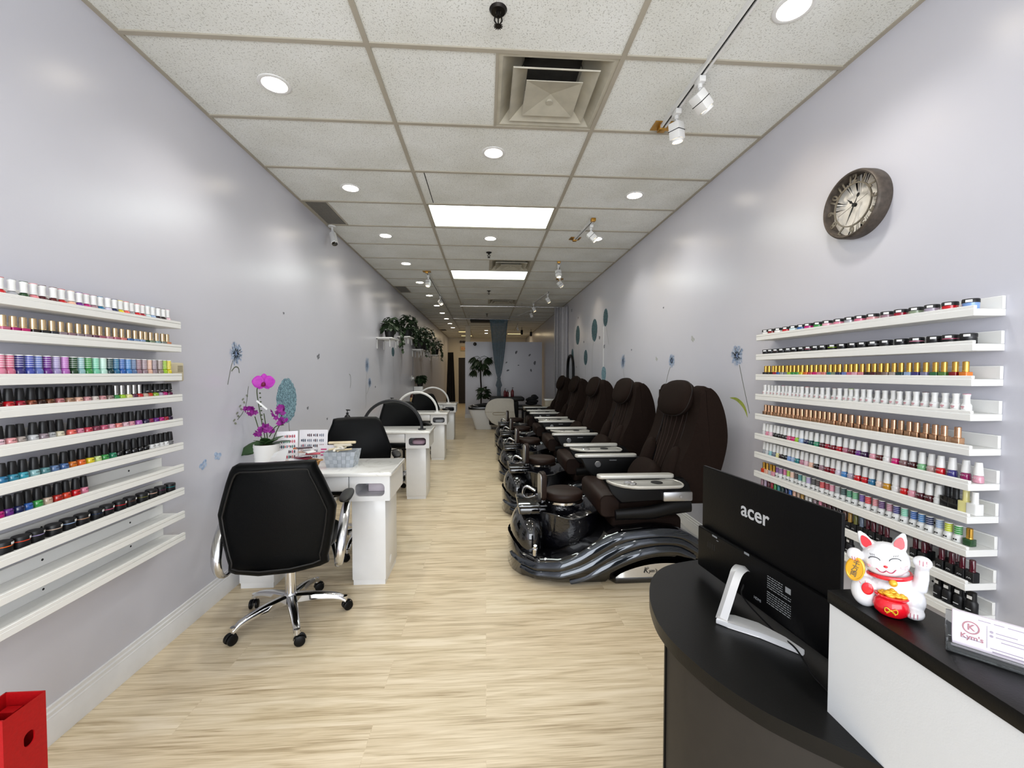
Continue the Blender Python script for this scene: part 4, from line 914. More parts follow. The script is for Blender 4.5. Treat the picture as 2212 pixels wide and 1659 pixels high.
# body and cap meshes per kind (body slot 0 is the polish colour)
def body_round(q): q.lathe([(0, 0), (.0135, 0), (.0148, .003), (.0148, .020), (.0125, .027), (.006, .031), (.005, .033), (0, .033)], 20)
def body_opi(q, ink=True):
    q.lathe([(0, 0), (.0125, 0), (.0146, .002), (.0148, .010), (.0142, .024), (.011, .030), (.007, .033), (0, .033)], 20)
    if ink: txt(q, 'O·P·I', .0075, .0149, .020, 1)
def cap_flare(q):
    q.lathe([(.0088, .031), (.0105, .031), (.0092, .045), (.0092, .058), (.0108, .069), (.0108, .0705)], 18, 0); q.lathe([(.0108, .0705), (.0108, .0725), (0, .0732)], 18, 1)
def cap_taper(q, h=.083):
    q.lathe([(.009, .031), (.0128, .031), (.0131, .035), (.0098, h-.002), (.0088, h), (0, h)], 20)
def cap_ribbed(q):
    n = 28; secs = []
    for z, r in ((.031, .0128), (.034, .0132), (.06, .0115), (.079, .0099), (.082, .009)): secs.append([((r*(1-.035*(i % 2)))*math.cos(2*PI*i/n), (r*(1-.035*(i % 2)))*math.sin(2*PI*i/n), z) for i in range(n)])
    q.loft(secs)
def cap_cyl(q, r=.0092, z0=.030, z1=.076): q.lathe([(0, z0), (r, z0), (r, z1-.002), (r-.0015, z1), (0, z1)], 18); q.lathe([(r*1.04, z0+.0), (r*1.08, z0+.003), (r, z0+.005)], 18)
def cap_fat(q, r=.0118, z0=.030, z1=.071): q.lathe([(0, z0), (r, z0), (r, z1-.003)], 20, 0); q.lathe([(r, z1-.003), (r-.001, z1), (0, z1)], 20, 1)
KM = {}
ZS[0] = 0.94; KM['flare'] = (mk(body_round, [CAPW]), mk(cap_flare, [CAPW, CAPB]))
def b_gold(q): sq(q, .0135, 0, .030); q.cyl(.0065, .030, .033, 14)
ZS[0] = 0.83; KM['goldcyl'] = (mk(b_gold, [CAPW]), mk(lambda q: cap_cyl(q), [CAPG]))
ZS[0] = 1.08; KM['banded'] = (mk(body_round, [CAPW]), mk(lambda q: cap_fat(q), [CAPW, CAPW]))
ZS[0] = 0.83; KM['ribbed'] = (mk(lambda q: body_opi(q), [CAPW, INKB]), mk(cap_ribbed, [CAPB]))
ZS[0] = 0.83; KM['silver'] = (mk(body_round, [CAPW]), mk(lambda q: cap_cyl(q, .0088, .030, .079), [CAPS]))
def cap_lab(q): cap_taper(q, .079); txt(q, 'OPI', .008, .0133, .040, 1)
ZS[0] = 0.84; KM['blacklab'] = (mk(body_round, [CAPW]), mk(cap_lab, [CAPB, INKW]))
def body_jar(q): q.lathe([(0, 0), (.0205, 0), (.0225, .002), (.0225, .029), (0, .029)], 28, 0)
def body_jarb(q): q.lathe([(0, 0), (.0205, 0), (.0225, .002), (.0225, .026)], 28, 1); q.lathe([(.0225, .026), (.0228, .026), (.0228, .029), (0, .029)], 28, 0)
def lid_jar(q):
    n = 36; secs = [[((r*(1-(.012 if z not in (.044,) else 0)*(i % 2)))*math.cos(2*PI*i/n), (r*(1-.012*(i % 2)))*math.sin(2*PI*i/n), z) for i in range(n)] for z, r in ((.0292, .0235), (.041, .0235), (.044, .022))]
    q.loft(secs)
def lid_label(q):
    for i in range(6):
        a0 = -.38+.76*i/6; a1 = -.38+.76*(i+1)/6
        q.add([(.0241*math.cos(a0), .0241*math.sin(a0), .031), (.0241*math.cos(a1), .0241*math.sin(a1), .031), (.0241*math.cos(a1), .0241*math.sin(a1), .040), (.0241*math.cos(a0), .0241*math.sin(a0), .040)], [(0, 1, 2, 3)], 0, RZ(.5))
ZS[0] = 0.95; KM['jar'] = (mk(body_jar, [CAPW]), mk(lid_jar, [CAPB]), mk(lid_label, [LABW]))
ZS[0] = 0.92; KM['blackjar'] = (mk(body_jarb, [CAPW, CAPB]), mk(lid_jar, [CAPB]), mk(lid_label, [LABW]))
def b_white(q):
    q.lathe([(0, 0), (.013, 0), (.0145, .003), (.0145, .026), (.012, .033), (.007, .036), (0, .036)], 20)
    q.box(.0143, -.006, .021, .0148, .006, .0235, 1); q.box(.0143, -.004, .016, .0148, .004, .018, 1)
ZS[0] = 0.93; KM['white'] = (mk(b_white, [CAPW, INKR]), mk(cap_flare, [CAPW, CAPW]))
ZS[0] = 0.88; KM['rosegold'] = (mk(b_gold, [CAPR]), mk(lambda q: cap_cyl(q, .0098, .030, .075), [CAPR]))
ZS[0] = 0.87; KM['gel'] = (mk(lambda q: body_opi(q), [CAPW, INKW]), mk(cap_taper, [CAPW]))
def b_wn(q): body_round(q); q.box(.0146, -.006, .008, .0151, -.001, .014, 1); q.box(.0146, .001, .008, .0151, .006, .014, 1)
ZS[0] = 0.91; KM['bandedwhite'] = (mk(b_wn, [CAPW, INKB]), mk(lambda q: cap_fat(q, .0115, .031, .068), [CAPW, CAPW]))
def b_blk(q):
    sq(q, .0135, 0, .036)
    for a in range(5): q.box(.0135, -.007+.003*a, .012+.002*(a % 2), .0138, -.0055+.003*a, .015+.002*(a % 2), 1)
ZS[0] = 1; KM['blacksq'] = (mk(b_blk, [CAPB, INKW]), mk(lambda q: cap_cyl(q, .0085, .035, .078), [CAPW]))
def b_bk(q): q.lathe([(0, 0), (.0155, 0), (.0165, .002), (.0165, .044), (.012, .052), (0, .053)], 20); q.box(.0162, -.008, .018, .0168, .008, .021, 1)
def c_bk(q): q.lathe([(0, .052), (.0125, .052), (.0118, .084), (0, .085)], 20); q.box(.0116, -.007, .06, .0127, .007, .072, 1)
ZS[0] = 0.92; KM['black'] = (mk(b_bk, [CAPB, INKW]), mk(c_bk, [CAPB, LABW]))
def b_cube(q): sq(q, .0165, 0, .042, 0, .005)
ZS[0] = 0.95; KM['cube'] = (mk(b_cube, [CAPW]), mk(lambda q: cap_cyl(q, .0095, .042, .085), [CAPW]))
def setm(o, i, m):
    o.material_slots[i].link = 'OBJECT'; o.material_slots[i].material = m
def put(kind, name, x, y, z, s, body, cap, label, group, cap2=None, extra=None, cat='nail polish'):
    k = KM[kind]
    o = bpy.data.objects.new(name, k[0]); COL.objects.link(o); o.location = (x, y, z); o.rotation_euler = (0, 0, 0 if s > 0 else PI)
    o.rotation_euler.z += RNG.uniform(-.12, .12)
    tag(o, label, cat, group); setm(o, 0, body)
    c = bpy.data.objects.new('lid' if 'jar' in kind else 'cap', k[1]); COL.objects.link(c); c.parent = o
    if cap: setm(c, 0, cap)
    if cap2: setm(c, 1, cap2)
    if len(k) > 2 and extra:
        l = bpy.data.objects.new('label_sticker', k[2]); COL.objects.link(l); l.parent = o
    return o
def relax(ys, gap, lo, hi):
    idx = sorted(range(len(ys)), key=lambda i: ys[i]); v = [min(max(ys[i], lo), hi) for i in idx]
    for _ in range(400):
        for a in range(len(v)-1):
            d = gap-(v[a+1]-v[a])
            if d > 0: v[a] -= d/2; v[a+1] += d/2
        if v[-1] > hi: v[-1] = hi
        if v[0] < lo: v[0] = lo
    for a in range(len(v)-2, -1, -1): v[a] = min(v[a], v[a+1]-gap)
    out = [0]*len(ys)
    for a, i in enumerate(idx): out[i] = v[a]
    return out
def an(n): return n
def shelf_row(keys, side, shelf, kind, gap, dx=0., where='', cap=None):
    items = []
    for key in keys:
        for it in ROWS[key].split(';'):
            y, n = it.split(' ', 1); items.append((float(y), n, key))
    items.sort(key=lambda a: -a[0])
    left = side == 'L'
    ys = relax([a[0] for a in items], gap, 1.06 if left else 1.342, 2.178 if left else 2.462)
    z = (LZ if left else RZs)[shelf]+.0245; x = (XL+.068 if left else XR-.062)+dx; s = 1 if left else -1
    for i, ((_, n, key), y) in enumerate(zip(items, ys)):
        k = kind[key] if isinstance(kind, dict) else kind
        if k == 'ribbedmix': k = 'ribbed' if i >= 11 else ('blacklab' if i < 6 else 'silver')
        desc = dict(flare='white cap', goldcyl='gold cap', banded='striped cap', ribbed='black cap', silver='silver cap', blacklab='black cap', jar='jar', blackjar='jar', white='white bottle', rosegold='', gel='white cap', bandedwhite='', blacksq='', black='', cube='')[k]
        end = 'orchid end' if left else 'pedicure end'
        nth = ordn[i] if i < len(items)-1 else 'last'
        wh = ('%s shelf opposite the clock' if left else '%s shelf under the clock') % ordn[shelf]
        if shelf == 0: wh = 'top shelf opposite the clock' if left else 'top shelf under the clock'
        pos = '%s from %s%s, %s' % (nth, end, where, wh)
        gel = 'gel polish' if not left else 'nail polish'
        nm = 'nail_polish_bottle' if left else 'gel_polish_bottle'
        b = pmat(n, 'pearl' if 'gold' in n or n in ('copper', 'dark copper', 'bronze', 'silver') else 'gloss'); c = c2 = None; ex = None
        if k in ('jar', 'blackjar'):
            nm = 'powder_jar'; ex = True
            lab = ('%s jar with black lid, %s' % (n, pos)) if k == 'jar' else ('black jar with %s rim, %s' % (n, pos))
            if left: ex = i >= 3
        elif k == 'white': b = CAPW; c2 = pmat(n); lab = 'white bottle, %s top, %s' % (n, pos)
        elif k == 'rosegold': b = CAPR; lab = 'rose gold bottle, %s' % pos
        elif k == 'banded': c = band_mat(n); lab = '%s polish, striped cap, %s' % (n, pos)
        elif k == 'bandedwhite': b = CAPW; c = band_mat(n); lab = 'white bottle, %s banded cap, %s' % (n, pos)
        elif k == 'blacksq': b = CAPB; c = pmat(n, 'gloss'); lab = 'black bottle, %s cap, %s' % (n, pos)
        elif k == 'black': b = CAPB; lab = 'black bottle and cap, %s' % pos
        elif k == 'cube': b = pmat(n); c = CAPB if 'black' in n else pmat(n); lab = '%s square bottle, %s' % (n, pos)
        else:
            lab = '%s polish, %s, %s' % (n, desc, pos)
            if k == 'flare': c2 = pmat(n)
            if key == 'L2': c = CAPC
        put(k, nm, x+RNG.uniform(-.003, .003), y, z, s, b, c, lab, ('polishes on the orchid wall' if left else 'polishes under the clock'), c2, ex, 'powder jar' if 'jar' in k else 'nail polish')
G = .0299
shelf_row(['L1'], 'L', 0, 'flare', G); shelf_row(['L2'], 'L', 1, 'goldcyl', G); shelf_row(['L3'], 'L', 2, 'banded', G)
shelf_row(['L4'], 'L', 3, 'ribbedmix', G); shelf_row(['L5'], 'L', 4, 'ribbed', G); shelf_row(['L6'], 'L', 5, 'ribbed', G); shelf_row(['L7'], 'L', 6, 'ribbed', G); shelf_row(['L8'], 'L', 7, 'blackjar', .0485)
shelf_row(['R1'], 'R', 0, 'jar', .0485); shelf_row(['R2'], 'R', 1, 'blackjar', .0485); shelf_row(['R3'], 'R', 2, 'goldcyl', G); shelf_row(['R4'], 'R', 3, 'white', G)
shelf_row(['R5'], 'R', 4, 'rosegold', G); shelf_row(['R6'], 'R', 5, 'gel', G); shelf_row(['R7', 'R7b'], 'R', 6, {'R7': 'gel', 'R7b': 'cube'}, G+.0005)
shelf_row(['R8a', 'R8', 'R8c'], 'R', 7, {'R8a': 'goldcyl', 'R8': 'bandedwhite', 'R8c': 'goldcyl'}, G)
shelf_row(['R9', 'R9b', 'R9c'], 'R', 8, 'blacksq', G, dx=-.012); shelf_row(['R9d'], 'R', 8, 'blacksq', G, dx=.022, where=' in back row')
shelf_row(['R10', 'R10b'], 'R', 9, 'black', .0345, dx=-.010); shelf_row(['R10c'], 'R', 9, 'black', .0345, dx=.026, where=' in back row')
# ------------------------------------------------------------------ wall clock
t = thing('wall_clock', 'round bronze wall clock with open numerals above the polish ledges', 'clock', (XR, 1.895, 2.212))
MK = Matrix(((0, 0, -1, 0), (-1, 0, 0, 0), (0, 1, 0, 0), (0, 0, 0, 1)))
M_BRZ = mat('aged_bronze', '#544c45', .5, .45, var=.3, scale=40, bump=.2); M_NUM = mat('numeral_pewter', '#7d7568', .4, .6, var=.2, scale=90)
R = .155
obj('case', MB().lathe([(R-.012, .002), (R, .0), (R+.002, .01), (R+.002, .055), (R-.001, .062), (R-.006, .066), (R-.012, .064), (R-.014, .058), (R-.014, .004)], 64, 0, MK), M_BRZ, t)
mm = mat('clock_face', '#e3dfd6', .55, var=.22, scale=14)
obj('face', MB().lathe([(0, .012), (R-.012, .012)], 64, 0, MK), mm, t)
q = MB(); q.lathe([(.096, .044), (.102, .044), (.102, .050), (.096, .050), (.096, .044)], 64, 0, MK); obj('inner_ring', q, M_NUM, t)
for h in range(1, 13):
    a = PI/2-h*PI/6; q = MB(); q.text(str(h), .056, MK @ T(.1205*math.cos(a), .1205*math.sin(a), .047) @ RZ(a-PI/2), ext=.002, xs=.85, bold=.0016)
    obj('numeral', q, M_NUM, t)
M_HAND = mat('hand_black', '#141210', .4, .3)
def hand(name, ang, pts, z, tail=None):
    M = MK @ RZ(math.radians(90-ang)) @ T(0, 0, z)
    q = MB(); q.prism(pts, 0, .0012, 0, M)
    if tail: q.cyl(.0075, 0, .0014, 16, M=M @ T(tail, 0, 0) @ S(1.3, 1, 1))
    return obj(name, q, M_HAND, t)
hand('hour_hand', 315, [(-.01, -.003), (.02, -.003), (.028, -.007), (.035, -.003), (.062, 0), (.035, .003), (.028, .007), (.02, .003), (-.01, .003)], .036)
hand('minute_hand', 208, [(-.042, -.001), (0, -.003), (.03, -.004), (.092, 0), (.03, .004), (0, .003), (-.042, .001)], .038, -.045)
hand('second_hand', 252, [(-.075, -.0006), (.09, -.0006), (.09, .0006), (-.075, .0006)], .040)
obj('hub', MB().cyl(.009, .03, .042, 20, M=MK), M_HAND, t)
# ------------------------------------------------------------------ intercom plate, outlets
t = thing('wall_thermostat', 'cream plastic wall box behind the third ledge on the orchid wall', 'thermostat', (XL, 2.29, 1.36))
obj('body', MB().box(0, -.058, 0, .024, .058, .098, bev=.006), mat('cream_plastic', '#d3c8aa', .45, var=.04), t)
q = MB()
for i in range(6): q.box(.0235, .012, .05+.006*i, .0248, .048, .0525+.006*i)
obj('vent_slots', q, mat('slot_shadow', '#8d856e', .7), t)
# ------------------------------------------------------------------ wall stickers
def noise_col(name, a, b, sc):
    m = mat(name, a, .6); nt = m.node_tree; bs = nt.nodes['Principled BSDF']; tc = nt.nodes.new('ShaderNodeTexCoord'); n = nt.nodes.new('ShaderNodeTexVoronoi'); n.inputs['Scale'].default_value = sc
    r = nt.nodes.new('ShaderNodeValToRGB'); e = r.color_ramp.elements; e[0].position = .1; e[0].color = rgb(a); e[1].position = .75; e[1].color = rgb(b); x = e.new(.4); x.color = tuple((p+q2)/2 for p, q2 in zip(rgb(a), rgb(b)))
    nt.links.new(tc.outputs['Object'], n.inputs['Vector']); nt.links.new(n.outputs['Distance'], r.inputs[0]); nt.links.new(r.outputs[0], bs.inputs['Base Color'])
    return m
M_TEAL = noise_col('sticker_teal', '#1f4252', '#8fb2c0', 75); M_TEALD = noise_col('sticker_dark_teal', '#1a3038', '#4d6d76', 45); M_BLUEW = noise_col('sticker_pale_blue', '#8199bd', '#b4c5dc', 60)
M_STEM = mat('sticker_stem', '#5b6350', .6); M_LEAFG = mat('sticker_leaf', '#9aa548', .6, var=.15, scale=30); M_GREYS = mat('sticker_grey', '#6e6f76', .6); M_INKS = mat('sticker_ink', '#6d7fa3', .6)
DEC = {'n': 0}
def wallM(side): # local x -> along Y (into room), local y -> up, z -> out of the wall
    s = 1 if side == 'L' else -1
    return Matrix(((0, 0, s, 0), (1, 0, 0, 0), (0, 1, 0, 0), (0, 0, 0, 1)))
def decal(side, label, c, parts, x=None, group='flower and butterfly stickers', name='flower_sticker', cat='wall sticker'):
    X = x if x is not None else (XL if side == 'L' else XR)
    t = thing(name, label, cat, (X, c[0], c[1]), group=group)
    for nm, fn, m in parts:
        q = MB(); fn(q); obj(nm, q, m, t, flip=False)
    return t
def dand(side, a, b, n=100, seed=1):
    M = wallM(side); r = random.Random(seed)
    def f(q):
        for i in range(n):
            an = 2*PI*i/n*7.3+r.uniform(-.2, .2); k0 = r.uniform(.0, .35); k1 = r.uniform(.45, 1.)
            c, s = math.cos(an), math.sin(an); w = .0022
            q.add([(a*c*k0-w*s, b*s*k0+w*c, .001), (a*c*k0+w*s, b*s*k0-w*c, .001), (a*c*k1+w*s*.6, b*s*k1-w*c*.6, .001), (a*c*k1-w*s*.6, b*s*k1+w*c*.6, .001)], [(0, 1, 2, 3)], 0, M)
            rr_ = r.uniform(.004, .0075)
            for d in range(3):
                aa = an+d*2.1; q.add([(a*c*k1, b*s*k1, .0012), (a*c*k1+rr_*math.cos(aa-.4), b*s*k1+rr_*math.sin(aa-.4), .0012), (a*c*k1+rr_*1.4*math.cos(aa), b*s*k1+rr_*1.4*math.sin(aa), .0012), (a*c*k1+rr_*math.cos(aa+.4), b*s*k1+rr_*math.sin(aa+.4), .0012)], [(0, 1, 2, 3)], 0, M)
    return f
def oval(side, a, b, seed=1, jag=.07):
    M = wallM(side); r = random.Random(seed)
    def f(q):
        n = 90; pts = [((a*(1+r.uniform(-jag, jag*.4)))*math.cos(2*PI*i/n), (b*(1+r.uniform(-jag, jag*.4)))*math.sin(2*PI*i/n)) for i in range(n)]
        q.prism(pts, .0004, .0014, 0, M)
    return f
def stem(side, pts, w=.0025):
    M = wallM(side)
    def f(q):
        P = spline([(x, y, 0) for x, y in pts], 6)
        for a, b in zip(P, P[1:]):
            d = (b-a).normalized(); nn = Vector((-d.y, d.x, 0))*w
            q.add([a-nn+Vector((0, 0, .001)), a+nn+Vector((0, 0, .001)), b+nn+Vector((0, 0, .001)), b-nn+Vector((0, 0, .001))], [(0, 1, 2, 3)], 0, M)
    return f
def rel(c, pts): return [(y-c[0], z-c[1]) for y, z in pts]
def leafshape(side, pts, w):
    M = wallM(side)
    def f(q):
        P = spline([(x, y, 0) for x, y in pts], 8); n = len(P); L1 = []; L2 = []
        for i, p in enumerate(P):
            d = (P[min(i+1, n-1)]-P[max(i-1, 0)]).normalized(); nn = Vector((-d.y, d.x, 0))*w*math.sin(PI*i/(n-1))**.8
            L1.append(p+nn+Vector((0, 0, .001))); L2.append(p-nn+Vector((0, 0, .001)))
        q.loft([L1, L2], M=M, caps=False, closed=False)
    return f
def butterfly(side, s, rot):
    M = wallM(side) @ RZ(rot)
    def f(q):
        for sg in (1, -1):
            for (cx, cy, a, b) in ((.55, .35, .5, .38), (.4, -.3, .36, .28)):
                q.prism([(s*sg*(cx+a*math.cos(2*PI*i/14)), s*(cy+b*math.sin(2*PI*i/14))) for i in range(14)], .0004, .001, 0, M)
        q.prism([(-.06*s, -.5*s), (.06*s, -.5*s), (.04*s, .6*s), (-.04*s, .6*s)], .0004, .0014, 0, M)
    return f
def flower(side, label, h, st, kind, leaf=None):
    c = (h[0], h[1]); DEC['n'] += 1
    parts = [('flower_head', dand(side, h[2], h[3], seed=DEC['n']) if kind == 'd' else oval(side, h[2], h[3], DEC['n']), {'d': M_BLUEW, 't': M_TEAL, 'k': M_TEALD}[kind])]
    if kind == 'd': parts.insert(0, ('flower_core', oval(side, h[2]*.2, h[3]*.2, 3, .3), M_INKS))
    if st: parts.append(('stem', stem(side, rel(c, st)), M_STEM))
    if leaf: parts.append(('leaf', leaf(c), M_LEAFG))
    return decal(side, label, c, parts)
o = flower('L', 'pale blue allium sticker with curled stem above the orchid', (2.859, 1.531, .070, .077), [(2.849, 1.518), (2.807, 1.45), (2.764, 1.328)], 'd')
obj('curled_leaf', (lambda q: (stem('L', [(-.053, -.117), (-.013, -.089), (.023, -.095), (.032, -.129)], .004)(q), q)[1])(MB()), M_STEM, o, flip=False)
flower('L', 'large teal oval flower sticker directly behind the orchid', (3.553, 1.169, .177, .189), [(3.58, .985), (3.6, .80)], 't')
flower('L', 'slim blue flower sticker between the second and third desks', (5.895, 1.506, .113, .116), [(5.869, 1.402), (5.842, 1.242), (5.809, .91)], 'd')
flower('L', 'small blue bud sticker low on the slim flower stem', (6.02, 1.264, .085, .072), [(6.0, 1.20), (5.86, 1.1)], 'd')
flower('L', 'grey blue flower sticker under the hanging plant shelves', (7.522, 1.773, .111, .083), [(7.519, 1.69), (7.577, 1.192)], 'k')
decal('L', 'pale green leafy sprig sticker left of the orchid', (2.93, 1.18), [('sprig', lambda q: [leafshape('L', [(.03+.0-(i*.017), .07-i*.022), (.03+((-1)**i)*.03-i*.017, .06-i*.022)], .008)(q) for i in range(9)], mat('sticker_sprig', '#8d9384', .6)), ('stem', stem('L', [(.066, .13), (.036, .01), (-.01, -.05), (-.069, -.09)]), M_STEM)], name='leaf_sticker')
decal('L', 'thin curled tendril sticker above the black office chair', (5.17, 1.3), [('stem', stem('L', [(-.04, .086), (.008, .063), (.023, -.01), (-.014, -.084)], .004), M_STEM)], name='tendril_sticker')
for y, z, s, ro, m, l in ((2.523, .861, .034, .5, M_BLUEW, 'lower of two pale blue butterfly stickers beside the last ledge'), (2.65, .887, .034, -.3, M_BLUEW, 'upper of two pale blue butterfly stickers, nearer the desk corner'), (4.215, 1.56, .035, .4, M_GREYS, 'grey butterfly sticker above the black-lamp desk'), (3.519, 1.891, .014, 0, M_GREYS, 'tiny grey butterfly sticker high above the orchid'), (3.954, 1.072, .02, .2, M_GREYS, 'tiny grey butterfly sticker right of the teal flower'), (4.423, .919, .018, 0, M_GREYS, 'tiny grey butterfly sticker just above the black chair'), (6.322, 1.186, .022, 0, M_GREYS, 'tiny grey butterfly sticker near the slim bud')):
    decal('L', l, (y, z), [('wings', butterfly('L', s, ro), m)], name='butterfly_sticker')
RF = [((2.86, 1.53, .074, .076), [(2.831, 1.463), (2.774, 1.301), (2.709, 1.129)], 'd', 'pale blue allium sticker beside the polish ledges'), ((3.903, 1.523, .065, .065), [(3.932, 1.465), (3.981, 1.393), (4.031, 1.286)], 'd', 'small blue allium sticker above the nearest pedicure chair'), ((5.324, 1.551, .092, .097), [(5.303, 1.454), (5.302, 1.399), (5.246, 1.309)], 'd', 'blue allium sticker above the second pedicure chair'),
      ((6.139, 2.233, .121, .136), [(6.112, 2.112), (5.965, 1.818)], 'k', 'highest dark teal oval flower sticker above the pedicure chairs'), ((6.774, 2.11, .18, .188), [(6.828, 1.93), (6.914, 1.718), (6.903, 1.27)], 'k', 'largest dark teal oval flower sticker, long straight stem'), ((8.019, 2.137, .18, .19), [(7.933, 1.942), (7.878, 1.287)], 'k', 'dark teal oval flower sticker nearest the grey drape'),
      ((7.368, 1.679, .139, .138), [(7.365, 1.545), (7.394, 1.294)], 'k', 'short dark teal oval sticker between two taller ones'), ((6.216, 1.383, .124, .117), [(6.214, 1.284), (6.209, 1.086)], 't', 'low bright teal oval sticker just over the middle chair'), ((8.508, 1.759, .115, .144), [(8.505, 1.614), (8.473, 1.258)], 'k', 'small dark oval sticker beside the black mirror frame')]
for h, st, k, l in RF:
    flower('R', l, h, st, k, (lambda c: leafshape('R', rel(c, [(2.942, 1.223), (2.863, 1.217), (2.797, 1.189), (2.755, 1.15), (2.728, 1.098)]), .014)) if h[0] == 2.86 else None)
for y, z, s, ro, m, l in ((3.503, 1.697, .032, .6, mat('sticker_pale', '#a9aaa8', .6), 'pale outline butterfly sticker left of the ledges'), (4.263, 1.548, .028, .5, MATS['sticker_pale'], 'pale outline butterfly sticker above the second chair'), (6.462, 1.954, .04, .2, M_GREYS, 'grey butterfly sticker between the tall oval flowers'), (6.202, 1.799, .04, -.2, M_GREYS, 'grey butterfly sticker on the white hanging strip'), (4.105, 2.064, .014, 0, M_GREYS, 'tiny speck-like butterfly sticker high under the ceiling'), (5.017, 1.686, .016, 0, M_GREYS, 'tiny butterfly sticker right of the second allium'), (8.6, 2.702, .05, 0, M_GREYS, 'dark butterfly sticker at the top beside the drape'), (7.986, 2.467, .03, 0, M_GREYS, 'tiny butterfly sticker above the oval flower by the drape'), (7.516, 1.965, .03, 0, M_GREYS, 'tiny butterfly sticker between the far oval flowers'), (8.128, 1.513, .025, 0, M_GREYS, 'tiny butterfly sticker low between the far stems')):
    decal('R', l, (y, z), [('wings', butterfly('R', s, ro), m)], name='butterfly_sticker')
tag(obj('wall_strip', MB().box(-.004, -.012, 0, 0, .012, .615), M_TRIM, loc=(XR, 6.24, 1.497)), 'white vertical cable strip below the highest oval flower', 'cable cover')
for x, z, s, ro, l in ((.938, 2.027, .06, 1.1, 'upper leaf sticker right of the blue sheer curtain on the partition'), (1.355, 1.943, .05, .9, 'faint leaf sticker near the top corner of the partition'), (1.514, 1.70, .07, 1.4, 'darkest leaf sticker near the right edge of the partition'), (.681, 1.469, .05, .3, 'low leaf sticker close to the blue sheer curtain'), (1.399, 1.47, .05, 1.8, 'low faint leaf sticker right on the partition'), (.152, 1.825, .07, .9, 'grey leaf sticker left of the blue sheer curtain'), (.637, 1.712, .035, .6, 'tiny leaf sticker right beside the blue sheer curtain'), (1.01, 1.627, .03, 0, 'tiny speck leaf sticker in the middle of the partition')):
    t = thing('leaf_sticker', l, 'wall sticker', (x, PY, z), group='leaf stickers on the partition')
    q = MB(); q.prism([(s*.9*math.cos(2*PI*i/16)*(1-.3*math.sin(2*PI*i/16)), s*.5*math.sin(2*PI*i/16)) for i in range(16)], .0005, .0015, 0, RX(PI/2) @ RZ(ro))
    obj('leaf', q, M_GREYS, t)
# ------------------------------------------------------------------ things on the first desk
ZT = .765
def petal(q, M, L, W, curl=.2, mi=0, n=5):
    secs = []
    for i in range(n+1):
        u = i/n; w = W*math.sin(PI*min(.999, .08+.9*u))**.7; secs.append([(L*u, -w, curl*L*(u*u)+.1*w), (L*u, -w*.5, curl*L*u*u), (L*u, w*.5, curl*L*u*u), (L*u, w, curl*L*(u*u)+.1*w)])
    q.loft(secs, mi, M, caps=False, closed=False)
M_ORC = mat('orchid_petal', '#b52fb0', .5, var=.15, scale=40, sheen=.2); M_ORCD = mat('orchid_lip', '#6d0f3c', .5); M_ORCS = mat('orchid_small_petal', '#8c1f86', .55, var=.2, scale=60)
M_LEAF = mat('leaf_green', '#2e4a26', .42, var=.25, scale=25, coat=.15); M_LEAFD = mat('leaf_dark_green', '#25381f', .5, var=.3, scale=20); M_STEMG = mat('stem_green', '#3c4a2a', .6); M_SOIL = mat('bark_soil', '#4a3526', .9, var=.4, scale=60, bump=1.)
t = thing('potted_orchid', 'purple orchid in a white ribbed pot on the first manicure desk', 'potted plant', (-1.505, 2.93, ZT))
q = MB(); pr = [(0, 0), (.068, 0)]
for i in range(13): pr += [(.070+.010*i/12+.0025*(i % 2), .006+.138*i/12)]
pr += [(.080, .15), (.074, .15), (.072, .13), (0, .13)]
q.lathe(pr, 40); obj('pot', q, mat('pot_white', '#ecebe8', .4, bump=.3, scale=60), t)
obj('potting_bark', MB().ell((0, 0, .132), (.072, .072, .014)), M_SOIL, t)
q = MB()
for a, L, W, el, cu in ((3.45, .16, .044, -.1, -.45), (3.8, .15, .042, .15, -1.0), (.25, .15, .038, .3, -.15), (.9, .12, .03, .7, -.3), (-.5, .12, .034, .6, -.2), (5.0, .10, .034, .9, -.25), (4.3, .10, .036, .75, -.3)):
    petal(q, T(0, 0, .14) @ RZ(a) @ RY(-el) @ RX(-.9 if 3.3 < a < 4 else 0), L, W, cu, n=8)
lv = obj('leaves', q, M_LEAF, t, flip=False); lv.modifiers.new('th', 'SOLIDIFY').thickness = .002
stems = [[(0, 0, .13), (-.015, -.01, .25), (-.04, -.01, .40), (-.05, -.015, .52), (-.02, -.025, .565)], [(.01, 0, .13), (.0, 0, .25), (-.015, 0, .36)], [(.02, .01, .13), (.06, .0, .22), (.10, -.01, .30), (.115, -.02, .36)], [(.02, .0, .2), (.07, -.02, .27), (.13, -.03, .285)], [(-.02, 0, .14), (-.075, 0, .34)]]
q = MB()
for s_ in stems: q.tube(spline(s_, 6), .0032, 7)
for k in range(9): q.ell((-.02-.006*k*.3, -.008, .26+.03*k), (.006, .006, .005))
obj('flower_stems', q, M_STEMG, t)
Mf = T(.012, -.045, .575) @ RZ(.15) @ RX(PI/2-.1)
q = MB()
for a, L, W in ((0.1, .072, .042), (PI-.1, .072, .042)): petal(q, Mf @ RZ(a), L, W, .08, n=7)
for a, L, W in ((PI/2, .06, .024), (PI+.95, .055, .02), (-.95, .055, .02)): petal(q, Mf @ T(0, 0, -.004) @ RZ(a), L, W, .05, n=7)
fl = obj('large_flower', q, M_ORC, t, flip=False); fl.modifiers.new('th', 'SOLIDIFY').thickness = .0015
q = MB(); q.ell((0, -.014, .008), (.013, .015, .012), Mf); petal(q, Mf @ T(0, -.01, .01) @ RZ(-PI/2), .022, .014, .5); obj('flower_lip', q, M_ORCD, fl, flip=False)
